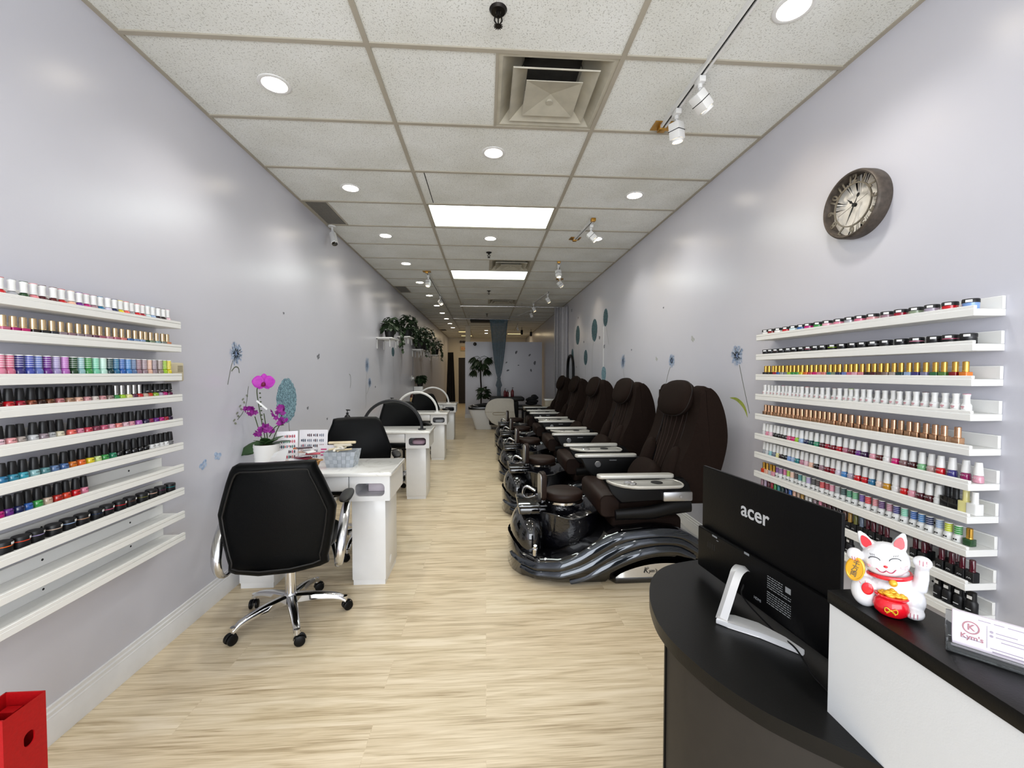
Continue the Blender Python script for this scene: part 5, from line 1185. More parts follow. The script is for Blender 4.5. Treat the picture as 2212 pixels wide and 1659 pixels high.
for i, (cx, cz, n) in enumerate(((-.09, .38, 12), (.105, .385, 12), (.13, .30, 8), (-.03, .235, 11), (.03, .265, 9), (.06, .35, 3))):
    q = MB(); r = random.Random(i+5)
    for k in range(n):
        p = (cx+r.uniform(-.028, .028), -.03+r.uniform(-.02, .02), cz+r.uniform(-.026, .026)); tl = T(*p) @ RZ(r.uniform(-.8, .8)) @ RX(PI/2+r.uniform(-.6, .6))
        for a in range(5): petal(q, tl @ RZ(a*2*PI/5+k), .019, .008, .2, n=3)
    obj('flower_cluster', q, M_ORCS, t, flip=False)
q = MB(); q.prism([(-.006, 0), (.006, 0), (.006, .09), (-.006, .09)], 0, .001, M=T(-.045, -.03, .45) @ RY(2.3) @ RX(PI/2)); obj('care_tag', q, LABW, t)
# tissue box
t = thing('tissue_box', 'white patterned tissue box with a raised tissue beside the orchid pot', 'tissue box', (-1.372, 2.80, ZT), 0)
M_TIS = noise_col('tissue_box_print', '#b08d7a', '#efe9e4', 45)
obj('carton', MB().box(-.052, -.05, 0, .052, .05, .052, bev=.003), M_TIS, t)
q = MB(); q.loft([[(-.055, 0, .052), (-.02, .02, .052), (.03, .0, .052), (.045, .01, .052)], [(-.045, .01, .08), (-.01, -.012, .085), (.035, .015, .08), (.055, .01, .09)], [(-.02, .0, .11), (.015, -.01, .125), (.05, .01, .135), (.075, .012, .15)]], caps=False, closed=False)
obj('tissue', q, mat('tissue_white', '#f3f3f2', .9), t, flip=False)
# nail colour chart (open folder)
t = thing('colour_chart', 'open white folder of nail colour swatches standing on the first desk', 'colour chart', (-1.345, 3.075, ZT))
M_CARD = mat('chart_white', '#f0eef2', .4, coat=.3); SW = [mat('swatch_%d' % i, c, .35) for i, c in enumerate(('#8f2346', '#c02a4a', '#2d4257', '#3d7f62', '#7a8190', '#1f2a52', '#c9506f', '#4a2b36', '#c86b6b', '#2f6d6d'))]
def page(nm, M, w, h, cols, rows_, seed, left):
    q = MB(); q.box(0, 0, 0, w, .004, h, 0, M, bev=.001, seg=1)
    p = obj(nm, q, M_CARD, t)
    q = MB(); r = random.Random(seed)
    for i in range(cols):
        for j in range(rows_):
            if i == 0 and j == rows_-1: continue
            for k in range(2):
                c = r.randrange(len(SW)) if left else r.choice((2, 4, 7, 0, 4)); x = .016+(w-.03)*i/cols+.014+k*.013; z = .016+(h-.03)*j/rows_
                q.ell((x, -.001, z+.014), (.0045, .0012, .012), M, c, nu=10, nv=6)
            q.box(.014+(w-.03)*i/cols, -.0006, z+.006, .022+(w-.03)*i/cols, 0, z+.022, c, M)
    obj('swatches', q, SW, p)
    return p
page('left_page', T(-.150, -.03, 0) @ RZ(.30) @ RX(-.10), .135, .215, 3, 5, 3, True); page('right_page', T(-.018, .012, 0) @ RZ(-.05) @ RX(-.10), .205, .222, 4, 5, 4, False)
t = thing('price_card', 'small white card with pink lines in front of the colour chart', 'card', (-1.12, 3.0, ZT))
q = MB(); q.box(-.075, 0, 0, .075, .003, .125, 0, RX(-.15)); obj('card', q, M_CARD, t)
q = MB()
for i in range(2):
    for j in range(3): q.box(-.055+.065*i, -.0008, .05+.02*j, -.015+.065*i, 0, .059+.02*j, 0, RX(-.15))
obj('printed_lines', q, mat('pink_ink', '#d64f8e', .6), t)
# wicker basket with wrapped goods
t = thing('wicker_basket', 'small round wicker basket of wrapped packets on the first desk', 'basket', (-1.213, 2.83, ZT))
M_WICK = mat('wicker', '#b98c55', .7, var=.3, scale=120, bump=.8)
q = MB()
for j in range(7):
    n = 40; rr_ = .065+.017*j/6; q.tube([(rr_*1.25*math.cos(2*PI*i/n), rr_*.8*math.sin(2*PI*i/n), .005+.0075*j+.0015*math.sin(i*PI+j*PI)) for i in range(n)], .0042, 6, closed=True)
q.lathe([(0, .002), (.067, .002)], 30, M=S(1.2, .8, 1)); obj('weave', q, M_WICK, t)
q = MB(); q.tube([(.100+.018*math.sin(PI*i/10)*1.0, .02*math.cos(PI*i/10), .055) for i in range(11)], .005, 7); obj('handle', q, M_WICK, t)
for i, (c, x, y, z, a, b, s_) in enumerate((('#e8e6ea', -.05, -.02, .065, .5, .4, .05), ('#7c1a34', .0, -.02, .07, -.4, .5, .055), ('#efeeee', .03, .0, .085, .9, -.5, .05), ('#b92b3f', .07, .01, .075, .3, .6, .045), ('#d9b7a4', -.01, .03, .08, 1.6, .4, .05), ('#f0efee', .05, -.03, .075, -.8, .35, .055), ('#b8622e', -.055, .02, .09, .2, .9, .03), ('#3d2530', .02, -.04, .06, .7, .2, .045))):
    tag(obj('wrapped_packet', MB().box(-s_, -s_*.5, -.004, s_, s_*.5, .004, bev=.003), mat('packet_%d' % i, c, .25, coat=.5, var=.1, scale=50, bump=.3), loc=(-1.213+x*.8, 2.83+y*.8, ZT+.064+.0115*i), rot=(b*.12, .04, a)), '%s wrapped packet in the wicker basket, %s' % (('white', 'dark red', 'glossy white', 'bright red', 'peach', 'second white', 'orange', 'dark brown')[i], ('at its wall side', 'leaning across the middle', 'standing up', 'by the handle', 'at the back', 'at the front', 'small upright one', 'lowest at the front')[i]), 'packet', 'packets in the wicker basket')
# grey woven basket with brushes
t = thing('woven_basket', 'grey woven strap basket full of wooden tools on the first desk', 'basket', (-.985, 2.90, ZT), .02)
M_GWA = mat('strap_grey', '#a4aab1', .6, var=.08); M_GWB = mat('strap_pale', '#b2b8bf', .6, var=.08)
q = MB(); nx, nyy, nz = 7, 4, 4
def wall_(p0, p1, n):
    for i in range(n):
        for j in range(nz):
            f = lambda u, v: (p0[0]+(p1[0]-p0[0])*u, p0[1]+(p1[1]-p0[1])*u, .105*v)
            def P(u, v):
                x, y, z = f(u, v); k = .82+.18*v; return (x*k, y*k, z)
            o_ = .003 if (i+j) % 2 else 0
            a, b_, c_, d_ = P(i/n, j/nz), P((i+1)/n, j/nz), P((i+1)/n, (j+1)/nz), P(i/n, (j+1)/nz)
            ce = Vector((sum(v[0] for v in (a, b_, c_, d_))/4, sum(v[1] for v in (a, b_, c_, d_))/4, 0)).normalized()*(.003+o_)
            out = [(v[0]+ce.x, v[1]+ce.y, v[2]) for v in (a, b_, c_, d_)]; q.add([a, b_, c_, d_]+out, [(4, 5, 6, 7), (0, 1, 5, 4), (1, 2, 6, 5), (2, 3, 7, 6), (3, 0, 4, 7), (3, 2, 1, 0)], (i+j) % 2)
W2, D2 = .10, .072
wall_((-W2, -D2), (W2, -D2), nx); wall_((W2, -D2), (W2, D2), nyy); wall_((W2, D2), (-W2, D2), nx); wall_((-W2, D2), (-W2, -D2), nyy)
q.box(-W2*.83, -D2*.83, 0, W2*.83, D2*.83, .004)
obj('weave', q, [M_GWA, M_GWB], t)
M_WOOD = mat('pale_wood', '#d9c9a8', .55, var=.1, scale=30); r = random.Random(11)
for i in range(10):
    x0, y0 = r.uniform(-.085, .085), r.uniform(-.05, .05); a = r.uniform(0, PI); L = r.uniform(.08, .14)
    o = obj('wooden_stick', MB().cyl(.0045+.002*(i % 3), -L/2, L/2, 10, bev=.0015), mat('stick_%d' % (i % 3), ('#e2d6ba', '#d6c39d', '#e9e4d6')[i % 3], .5), loc=(-.985+x0*.7, 2.90+y0*.6, ZT+.112+.0095*(i//3)), rot=(PI/2-.12+r.uniform(-.06, .06), 0, a))
    tag(o, '%s stick in the grey woven basket, %s from the bottom' % (('cream', 'tan', 'pale')[i % 3], ordn[i]), 'manicure tool', 'sticks in the grey woven basket')
t = thing('nail_brush', 'pale wooden brush lying across the top of the grey woven basket', 'manicure tool', (-.985, 2.895, ZT+.152), .1)
obj('handle', MB().box(-.09, -.013, 0, .09, .013, .016, bev=.006), M_WOOD, t); obj('bristles', MB().box(-.05, -.01, -.014, .06, .01, .001, bev=.002), mat('bristle', '#e6dfcc', .9, bump=1., scale=400), t)
# ------------------------------------------------------------------ red steel post
t = thing('red_steel_post', 'open-topped red painted steel post by the storefront', 'post', (-1.315, 1.19, 0))
q = MB(); w_, th_, hz = .053, .004, .495
plate_hole(q, -w_, 0, w_, hz, (-.006, .375, .022, .415, .0135), -w_, -w_+th_)
q2 = MB(); M_ = RZ(PI/2); q2.v = [tuple(M_ @ Vector(v)) for v in q.v]; q2.f = q.f; q2.m = q.m
q2.box(-w_, w_-th_, 0, w_-.0004, w_, hz); q2.box(-w_, -w_, 0, w_-.0004, -w_+th_, hz); q2.box(-w_, -w_, 0, -w_+th_, w_, hz); q2.box(w_-th_, -w_, 0, w_, w_, .01)
obj('tube', q2, mat('red_paint', '#a90a11', .5, spec=.3, var=.08, scale=120, bump=.3), t, angle=30)
q = MB(); q.box(-.006, -.012, .38, .006, .012, .41); obj('inner_bracket', MB().box(-.04, .02, .43, .0, .045, .46), MATS['red_paint'], t)
# ------------------------------------------------------------------ reception desk
M_DKTOP = mat('black_laminate', '#070707', .36, var=.12, scale=300, bump=.12, spec=.3)
M_DKBASE = mat('dark_brown_panel', '#231f1b', .6, var=.1, scale=30)
t = thing('reception_desk', 'black reception desk with curved worktop and raised white panel', 'reception desk')
outer = [(.80, 1.385, 0), (.737, 1.372, 0), (.61, 1.335, 0), (.531, 1.266, 0), (.478, 1.165, 0), (.450, 1.06, 0), (.446, .985, 0), (.456, .915, 0), (.484, .825, 0), (.525, .750, 0), (.567, .701, 0), (.609, .661, 0), (.640, .632, 0), (.662, .605, 0)]
O = [(p.x, p.y) for p in spline(outer, 6)]
q = MB(); q.prism(O+[(.662, -.4), (1.02, -.4), (1.02, .6), (1.0, 1.385)], .728, .76, bev=.003); obj('worktop', q, M_DKTOP, t)
B = [(p.x, p.y) for p in spline([(.466, 1.02, 0), (.464, .955, 0), (.470, .90, 0), (.497, .822, 0), (.537, .752, 0), (.580, .703, 0), (.62, .665, 0), (.655, .632, 0), (.676, .60, 0)], 5)]
nin = [(x+.016, y+.010) for x, y in B]
q = MB(); q.prism(B+[(.676, -.4), (.694, -.4)]+nin[::-1], 0, .728); obj('curved_panel', q, M_DKBASE, t)
q = MB(); q.box(.462, 1.02, 0, .48, 1.026, .728); q.box(.94, -.35, 0, .96, 1.3, .728); q.box(.48, 1.0, 0, .94, 1.02, .728); obj('side_panel', q, M_DKTOP, t)
q = MB(); q.box(.652, -.4, .76, .670, .733, .972); obj('riser_panel', q, mat('riser_white', '#d0d2d3', .45, bump=.08, scale=400), t)
q = MB(); q.box(.648, -.4, .972, .772, .735, .996, bev=.0015); obj('ledge_top', q, M_DKTOP, t)
# ------------------------------------------------------------------ all-in-one computer
u = Vector((.1151, -.99335, 0)); nn = Vector((-.99335, -.1151, 0))
t = thing('desktop_computer', 'black computer seen from behind on the reception worktop, silver stand', 'computer', (.731, 1.06, .76))
ML = Matrix(((u.x, 0, nn.x, 0), (u.y, 0, nn.y, 0), (0, 1, 0, 0), (0, 0, 0, 1)))   # local x along the back, y up, z toward the storefront
M_PCB = mat('computer_black', '#040405', .42, var=.1, scale=200, bump=.1, spec=.18)
q = MB(); q.prism(rr(-.2345, .03, .2345, .347, .004, 3), -.010, -.001, M=ML, bev=.0015); obj('display_shell', q, M_PCB, t)
q = MB(); q.prism(rr(-.232, .033, .232, .344, .003, 3), -.0105, -.0101, M=ML); obj('screen', q, mat('screen_black', '#050505', .1, coat=1), t)
q = MB(); q.prism(rr(-.236, .022, .225, .152, .006, 3), -.001, .013, M=ML, bev=.003); hs = obj('rear_housing', q, M_PCB, t)
q = MB(); q.text('acer', .058, ML @ T(-.012, .262, -.0009), ext=.0004, xs=1.0, bold=.0009); obj('logo', q, mat('logo_silver', '#c9cbce', .35, .3), t)
q = MB()
for k, (x, y, w, h) in enumerate(((-.165, .143, .022, .005), (-.145, .136, .008, .002), (-.03, .147, .018, .006))): q.box(x, y, .0128, x+w, y+h, .0136, 0, ML)
obj('port_marks', q, mat('port_grey', '#7f8285', .4), hs)
q = MB()
for i in range(4): q.box(-.186+.010*i, .10, .0128, -.183+.010*i, .118, .0134, 0, ML)
obj('vent_slots', q, mat('vent_black', '#1c1c1d', .5), hs)
r = random.Random(4); q = MB()
for j in range(13):
    y = .124-.0058*j
    if 5 < j < 7: continue
    x = .052; e = .125 if j > 3 else .10
    while x < e:
        w = r.uniform(.003, .012); q.box(x, y, .0128, min(x+w, e), y+.0019, .0132, 0, ML); x += w+.0022
q.box(.108, .112, .0128, .124, .126, .0132, 0, ML)
obj('rating_label', q, mat('label_print', '#8d9092', .5), hs)
q = MB(); q.text('HDMI', .010, ML @ T(.020, .046, .0132), ext=.0002); obj('port_lettering', q, MATS['label_print'], hs)
M_STAND = mat('stand_silver', '#d9d9da', .3, .25)
def W(x, y, z): return Vector((.731, 1.06, .76))+u*x+Vector((0, 0, y))+nn*z
loc0 = Vector((.731, 1.06, .76))
pa = [W(-.03, .105, .010)-loc0, W(-.018, .113, .032)-loc0, W(-.005, .108, .056)-loc0, W(.006, .085, .077)-loc0, W(.018, .05, .101)-loc0, W(.030, .008, .128)-loc0]
q = MB(); q.tube(spline(pa, 6), [.019+.0*i for i in range(31)], 4, sx=1., sy=.32, up=u); obj('stand_strut', q, M_STAND, t, angle=30)
pl = [(.592, 1.012), (.612, .994), (.668, .952), (.722, .880), (.728, .884), (.718, .930), (.690, .990), (.650, 1.025), (.614, 1.034)]
q = MB(); q.prism([(x-loc0.x, y-loc0.y) for x, y in pl], .001, .015, bev=.003); obj('stand_foot', q, M_STAND, t, angle=30)
q = MB(); q.tube(spline([W(-.03, .06, .013)-loc0, W(-.01, .035, .03)-loc0, Vector((.715, .965, .766))-loc0, Vector((.706, .885, .7785))-loc0, Vector((.695, .82, .764))-loc0, Vector((.69, .77, .764))-loc0], 8), .0022, 6); obj('cord', q, M_BLACKPL, t)
t = thing('keyboard', 'black keyboard lying behind the computer on the worktop', 'keyboard', (.835, 1.04, .7605), math.atan2(u.y, u.x))
obj('keyboard_base', MB().box(-.215, -.062, 0, .215, .062, .014, bev=.003), M_BLACKPL, t)
q = MB()
for i in range(15):
    for j in range(5): q.box(-.206+.0275*i, -.055+.022*j, .014, -.206+.0275*i+.023, -.055+.022*j+.018, .019)
obj('keys', q, mat('key_black', '#1a1a1b', .5), t)
# ------------------------------------------------------------------ lucky cat
t = thing('lucky_cat_figurine', 'white waving lucky cat figurine with red pot on the black ledge', 'figurine', (.703, .675, .9965), math.radians(-45)); t.scale = (.70, .82, .79)
M_CAT = mat('cat_porcelain', '#dadadc', .22, coat=.5); M_RED = mat('cat_red', '#cf1020', .22, coat=.5); M_GOLD = mat('cat_gold', '#e0aa2c', .3, .35, coat=.3); M_PINKC = mat('cat_pink', '#f0b8c4', .4); M_INKC = mat('cat_ink', '#4a4a4c', .5); M_INKP = mat('cat_pink_ink', '#b23a5a', .5)
q = MB()
q.ell((.010, .008, .038), (.055, .044, .040)); q.ell((.012, .010, .062), (.042, .034, .034)); q.ell((.006, .006, .082), (.03, .026, .02))
Mh = T(-.002, -.006, .108) @ RY(-.16)
q.ell((0, 0, 0), (.047, .038, .037), Mh, p=2.2)
for s in (-1, 1):
    q.lathe([(0, .026), (.004, .025), (.010, .014), (.014, 0), (.013, -.012)], 18, 0, Mh @ T(s*.031, .0, .032) @ RY(s*.42) @ S(1.05, .5, 1.15))
q.tube([(.046, .004, .050), (.060, .0, .064), (.064, -.004, .085), (.064, -.006, .105), (.064, -.010, .118)], [.018, .017, .0135, .0125, .0165], 16); q.ell((.064, -.012, .120), (.0175, .016, .013))
q.tube([(-.036, .0, .06), (-.052, -.008, .08), (-.058, -.016, .10)], [.016, .014, .013], 14); q.ell((-.060, -.020, .108), (.017, .015, .015))
q.ell((-.036, -.018, .034), (.028, .022, .034), RY(-.1)); q.ell((.050, -.018, .012), (.021, .028, .012)); q.ell((.048, .0, .03), (.026, .028, .03)); q.ell((-.03, .0, .014), (.032, .034, .014))
bd = obj('body', q, M_CAT, t)
m_ = bd.modifiers.new('fuse', 'REMESH'); m_.mode = 'VOXEL'; m_.voxel_size = .0016; m_.use_smooth_shade = True
m_ = bd.modifiers.new('soft', 'SMOOTH'); m_.iterations = 6; m_.factor = .5
def onhead(x, z, off=.0006):   # point on the face ellipsoid, local to the head
    e = 1-abs(x/.047)**2.2-(z/.037)**2; y = -.038*math.sqrt(max(.02, e)); return Mh @ Vector((x, y-off, z))
for s in (-1, 1):
    q = MB(); q.prism([(.0095*math.cos(2*PI*i/20)*(1-.35*math.sin(2*PI*i/20)), .003+.0135*math.sin(2*PI*i/20)) for i in range(20)], .0, .0012, 0, Mh @ T(s*.031, -.0068, .036) @ RY(s*.42) @ RX(PI/2-.13), bev=.0004, seg=1); obj('inner_ear', q, M_RED, t)
q = MB()
for s in (-1, 1):
    q.tube([onhead(s*.019+.0105*math.cos(a), .0085+.0055*math.sin(a)) for a in [PI*i/12 for i in range(13)]], .001, 6)
    for k in range(3): q.tube([onhead(s*.021+(k-1)*.0034, .0165), onhead(s*.0225+(k-1)*.0038, .0195)], .00045, 5)
obj('eyes', q, M_INKC, t)
q = MB(); q.tube([onhead(x, -.0125-.0055*math.sin(PI*min(1, abs(x)/.0165))+.002*(abs(x)/.017)**3) for x in [-.0185+.037*i/24 for i in range(25)]], .001, 6); obj('mouth', q, M_INKP, t)
q = MB(); q.ell((0, 0, 0), (.0042, .0022, .0028), Matrix.Translation(onhead(0, -.0035, 0))); obj('nose', q, M_RED, t)
for s in (-1, 1): obj('cheek', MB().ell((0, 0, 0), (.0058, .0012, .0038), Matrix.Translation(onhead(s*.031, -.006, -.0002)) @ RZ(s*.75)), M_PINKC, t)
q = MB()
for s in (-1, 1):
    for k in range(3): q.tube([onhead(s*.033, -.0055-.0028*k, .0004), onhead(s*.0405, -.0035-.0042*k, .0006)], .0004, 5)
obj('whiskers', q, M_INKP, t)
q = MB(); n = 40; q.tube([(.004+.0425*math.cos(2*PI*i/n), .004+.036*math.sin(2*PI*i/n), .0755+.004*math.cos(2*PI*i/n)) for i in range(n)], .0055, 10, closed=True, sx=1., sy=.8); obj('collar', q, M_RED, t)
q = MB(); q.ell((.013, -.036, .070), (.0085, .007, .0075)); obj('bell', q, M_GOLD, t)
Mc = T(-.058, -.030, .080) @ RZ(-.25) @ RY(.22) @ RX(PI/2)
q = MB(); q.lathe([(0, -.003), (.019, -.003), (.0205, -.0015), (.0205, .003), (.018, .0042), (.017, .003), (0, .003)], 36, 0, Mc @ S(.95, 1.35, 1)); cn = obj('koban_coin', q, M_GOLD, t)
q = MB(); q.text('千', .014, Mc @ T(0, .0125, .0034), ext=.0004); q.text('万', .014, Mc @ T(0, .0, .0034), ext=.0004); q.text('両', .014, Mc @ T(0, -.0125, .0034), ext=.0004); obj('coin_lettering', q, M_INKC, cn)
q = MB(); q.ell((-.038, -.0405, .042), (.0115, .0022, .0135), RY(.1))
for a in (-.7, 0, .7): q.tube([(-.038+.0135*math.sin(a), -.0400, .042+.0145*math.cos(a)), (-.038+.018*math.sin(a), -.0385, .042+.0195*math.cos(a))], .0006, 5)
obj('paw_pad', q, M_RED, t)
for (px, py, pz, dx) in ((.064, -.0278, .121, .006), (.050, -.046, .013, .006)):
    for k in (-1, 0, 1): obj('claw_line', MB().tube([(px+dx*k, py+abs(k)*.002, pz+.007), (px+dx*k, py-.0006+abs(k)*.002, pz-.003)], .0006, 5), M_INKP, t)
for k in (-1, 0, 1): obj('claw_line', MB().tube([(-.060+.005*k, -.0353+abs(k)*.001, .108), (-.058+.005*k, -.0358+abs(k)*.001, .099)], .0006, 5), M_INKP, t)
q = MB(); q.lathe([(0, 0), (.022, 0), (.031, .008), (.034, .020), (.031, .032), (.027, .036), (.032, .043), (.030, .045), (0, .042)], 32, 0, T(.010, -.036, .001) @ S(1, .62, .95)); pt_ = obj('money_pot', q, M_RED, t)
q = MB()
for x, y, z in ((-.014, -.040, .045), (.0, -.045, .044), (.014, -.041, .045), (.024, -.037, .044), (.004, -.034, .050), (-.006, -.044, .047)): q.ell((.008+x*.9, y+.004, z), (.0105, .008, .0045)); q.ell((.008+x*.9, y+.004, z+.003), (.0055, .0045, .0035))
obj('gold_ingots', q, M_GOLD, t)
q = MB()
for s in (-1, 1):
    q.tube([(.010+s*(.0015+.010*math.sin(a)), -.0575-.0006, .0185+.0045*math.sin(2*a)) for a in [PI*i/14 for i in range(15)]], .0013, 6); q.tube([(.010, -.0578, .018), (.010+s*.008, -.057, .011)], .0012, 6)
q.ell((.010, -.058, .0185), (.003, .002, .0022)); obj('bow', q, M_GOLD, t)
# ------------------------------------------------------------------ business card holder
e_ = math.atan2(-.75, .66)
t = thing('business_card_holder', 'clear acrylic holder with white business cards on the black ledge', 'card holder', (.690, .562, .996), e_)
M_ACR = mat('clear_acrylic', '#f4f8f8', .05, trans=.95, ior=1.3)
q = MB(); q.box(-.004, -.004, 0, .098, .045, .004, bev=.001); q.box(-.004, -.006, 0, .098, -.003, .014, bev=.001); q.box(-.004, .036, .004, .098, .039, .045, bev=.001); q.box(-.005, -.006, 0, -.002, .04, .02, bev=.001); q.box(.096, -.006, 0, .099, .04, .02, bev=.001); obj('holder', q, M_ACR, t)
Mb = T(0, .004, .005) @ RX(-.22)
q = MB()
q.box(.002, .0, 0, .091, .012, .052, 0, Mb, bev=.0006, seg=1); cs = obj('cards', q, mat('card_lilac_white', '#ddd5e0', .5), t)
M_CP = mat('card_rose_ink', '#a3737a', .6); M_CG = mat('card_grey_ink', '#9c93a0', .6)
MT = Mb @ RX(PI/2)   # x right, y up, z out
q = MB(); q.text('K', .012, MT @ T(.021, .033, .0004), ext=.0001, bold=.0003); q.text("Kym's", .0095, MT @ T(.022, .0195, .0004), ext=.0001, bold=.0002)
q.lathe([(.0072, .0003), (.0088, .0003), (.0088, .0006), (.0072, .0006)], 28, 0, MT @ T(.021, .033, 0)); obj('logo', q, M_CP, cs)
q = MB(); q.box(.0365, .012, .0002, .0369, .042, .0005, 0, MT)
for x, y, w in ((.028, .046, .012), (.043, .046, .010), (.056, .046, .020), (.045, .0345, .020), (.045, .029, .030), (.050, .024, .026), (.040, .0125, .03), (.012, .0165, .018)): q.box(x, y, .0002, x+w, y+.0012, .0005, 0, MT)
for y in (.0345, .029): q.lathe([(0, .0005), (.0018, .0005), (.0018, .0002)], 12, 0, MT @ T(.041, y+.0006, 0))
q.box(.042, .008, .0002, .09, .0098, .0005, 0, MT); obj('printed_lines', q, M_CG, cs)
# ------------------------------------------------------------------ hanging plant shelves
def leafy(q, n, rx, ry, rz_, c, L, seed, droop=.5, mi=0):
    r = random.Random(seed)
    for i in range(n):
        a = r.uniform(0, 2*PI); el = r.uniform(-.4, 1.2); k = r.uniform(.25, 1)**.6
        p = (c[0]+rx*k*math.cos(a)*math.cos(el), c[1]+ry*k*math.sin(a)*math.cos(el), c[2]+rz_*k*math.sin(el))
        l = L*r.uniform(.7, 1.25); petal(q, T(*p) @ RZ(a+r.uniform(-.7, .7)) @ RY(r.uniform(-.5, .9)) @ RX(r.uniform(-.6, .6)), l, l*.36, -droop*r.uniform(.3, 1), mi, 3)
def wall_shelf(y0, y1, z, label):
    t = thing('plant_shelf', label, 'shelf', (XL, y0, z), group='small white plant shelves'); L = y1-y0
    obj('board', MB().box(0, 0, -.018, .24, L, 0, bev=.002), M_SHELF, t)
    for f in (.06, L-.06):
        q = MB(); q.box(.001, f-.012, -.17, .012, f+.012, -.018); q.box(.19, f-.012, -.14, .202, f+.012, -.018); q.box(.001, f-.012, -.03, .202, f+.012, -.018); obj('bracket', q, M_WMETAL, t)
M_POT = mat('pot_black', '#161514', .5)
def pothos(y, z, label, seed, r_=.08, h=.13, n=150, spread=.2, vines=4, x=XL+.14, L=.075):
    t = thing('pothos_plant', label, 'potted plant', (x, y, z), group='leafy plants on the wall shelves')
    obj('pot', MB().lathe([(0, .001), (r_*.75, .001), (r_, h), (r_*.92, h), (r_*.9, h-.015), (0, h-.015)], 24), M_POT, t)
    q = MB(); leafy(q, n, spread*.62, spread, spread*.9, (.02, 0, h+.05), L, seed)
    q.v = [(max(vx, XL+.012-x), vy, max(vz, .015) if vx < .2 else vz) for vx, vy, vz in q.v]; obj('foliage', q, M_LEAFD, t, flip=False)
    rn = random.Random(seed+3)
    for k in range(vines):
        yy = rn.uniform(-spread, spread)*.7; ln = rn.uniform(.12, .32)
        P = spline([(.05, yy*.4, h), (.15, yy*.8, h+.02), (.19, yy, h-.1), (.18, yy+.03, h-.1-ln*.5), (.19, yy+.05, h-.05-ln)], 5)
        q = MB(); q.tube(P, .003, 5)
        for p in P[6:]:
            if rn.random() < .6: petal(q, T(p.x, p.y, p.z) @ RZ(rn.uniform(0, 6.3)) @ RY(.6), L*.8, L*.28, -.3, 0, 3)
        obj('vine', q, M_LEAFD, t, flip=False)
    return t
wall_shelf(6.37, 6.90, 1.94, 'white bracket shelf nearest the desks, holding a trailing plant'); pothos(6.66, 1.94, 'trailing green plant on the nearest wall shelf', 21)
wall_shelf(7.86, 8.36, 2.085, 'higher white bracket shelf, second along the wall'); pothos(8.1, 2.085, 'bushy green plant on the higher second shelf', 22, .11, .15, 200, .27)
wall_shelf(9.42, 9.95, 1.93, 'lower white bracket shelf, third along the wall'); pothos(9.62, 1.93, 'dense dark plant on the third shelf', 23, .12, .2, 260, .36)
wall_shelf(12.4, 12.95, 1.93, 'farthest white bracket shelf near the corridor'); pothos(12.65, 1.93, 'small trailing plant on the farthest shelf', 24, .10, .18, 120, .28, 6); pothos(10.6, 1.95, 'bushy plant between the third and farthest shelves', 25, .12, .2, 200, .38, 5)
wall_shelf(10.35, 10.85, 1.95, 'white shelf under the bushy far plant')
tag(obj('wall_cable', MB().tube(spline([(XL+.004, 9.5, 1.9), (XL+.006, 9.53, 1.6), (XL+.004, 9.49, 1.35), (XL+.005, 9.5, 1.28)], 6), .004, 6), M_GREYS), 'thin grey cable running down the wall below the plants', 'cable')
t = thing('wall_outlet', 'white wall outlet with plug at the end of the grey cord', 'outlet', (XL, 9.4, 1.22)); obj('plate', MB().box(0, -.035, 0, .008, .035, .115, bev=.003), M_WMETAL, t); obj('plug', MB().box(.008, -.03, .03, .05, .03, .08, bev=.006), M_WMETAL, t)
t = thing('white_cabinet', 'narrow white cabinet against the wall, dark plant on top', 'cabinet', (-1.535, 9.75, 0)); obj('carcass', MB().box(-.115, -.15, 0, .085, .15, 1.08, bev=.004), M_GLOSSW, t); obj('door', MB().box(-.11, -.155, .03, .08, -.15, 1.06, bev=.002), M_GLOSSW, t)
pothos(9.75, 1.08, 'dark upright plant on top of the white cabinet', 27, .08, .1, 110, .13, 0, -1.53, .09)
# ------------------------------------------------------------------ back of the salon
t = thing('indoor_tree', 'tall dark indoor tree in front of the grey partition', 'potted plant', (-.14, 11.75, 0))
obj('pot', MB().lathe([(0, 0), (.15, 0), (.19, .38), (.17, .38), (.165, .34), (0, .34)], 28), M_POT, t)
obj('trunk', MB().tube(spline([(0, 0, .33), (.01, 0, .9), (-.01, .01, 1.4), (.01, 0, 1.75)], 6), .022, 10), mat('bark_dark', '#2b221b', .9), t)
q = MB(); r = random.Random(8)
for k in range(11):
    a = 2*PI*k/11+r.uniform(-.2, .2); base = Vector((0, 0, r.uniform(1.45, 1.85))); tip = base+Vector((math.cos(a)*.20, math.sin(a)*.17, r.uniform(-.02, .10)))
    q.tube([base, (base+tip)/2+Vector((0, 0, .04)), tip], .006, 6)
    for j in range(8): petal(q, T(*tip) @ RZ(a+(j-3.5)*.45) @ RY(.25+.3*abs(j-3.5)/3.5), .22, .044, -.5, 0, 5)
obj('foliage', q, M_LEAFD, t, flip=False)
t = thing('leafy_shrub', 'small leafy shrub between the indoor tree and the shampoo bed', 'potted plant', (.0, 11.42, 0))
obj('pot', MB().lathe([(0, 0), (.11, 0), (.14, .55), (.12, .55), (0, .5)], 24), M_POT, t); q = MB(); leafy(q, 60, .13, .14, .26, (-.06, 0, .78), .14, 31); obj('foliage', q, M_LEAFD, t, flip=False)
t = thing('shampoo_bed', 'cream shampoo bed with rounded side panel and white basin', 'shampoo bed', (0, 10.2, 0))
M_CRM = mat('cream_shell', '#cbc6bb', .4, var=.03); M_BASIN = mat('basin_white', '#dcdcdc', .25, coat=.4)
sec = []
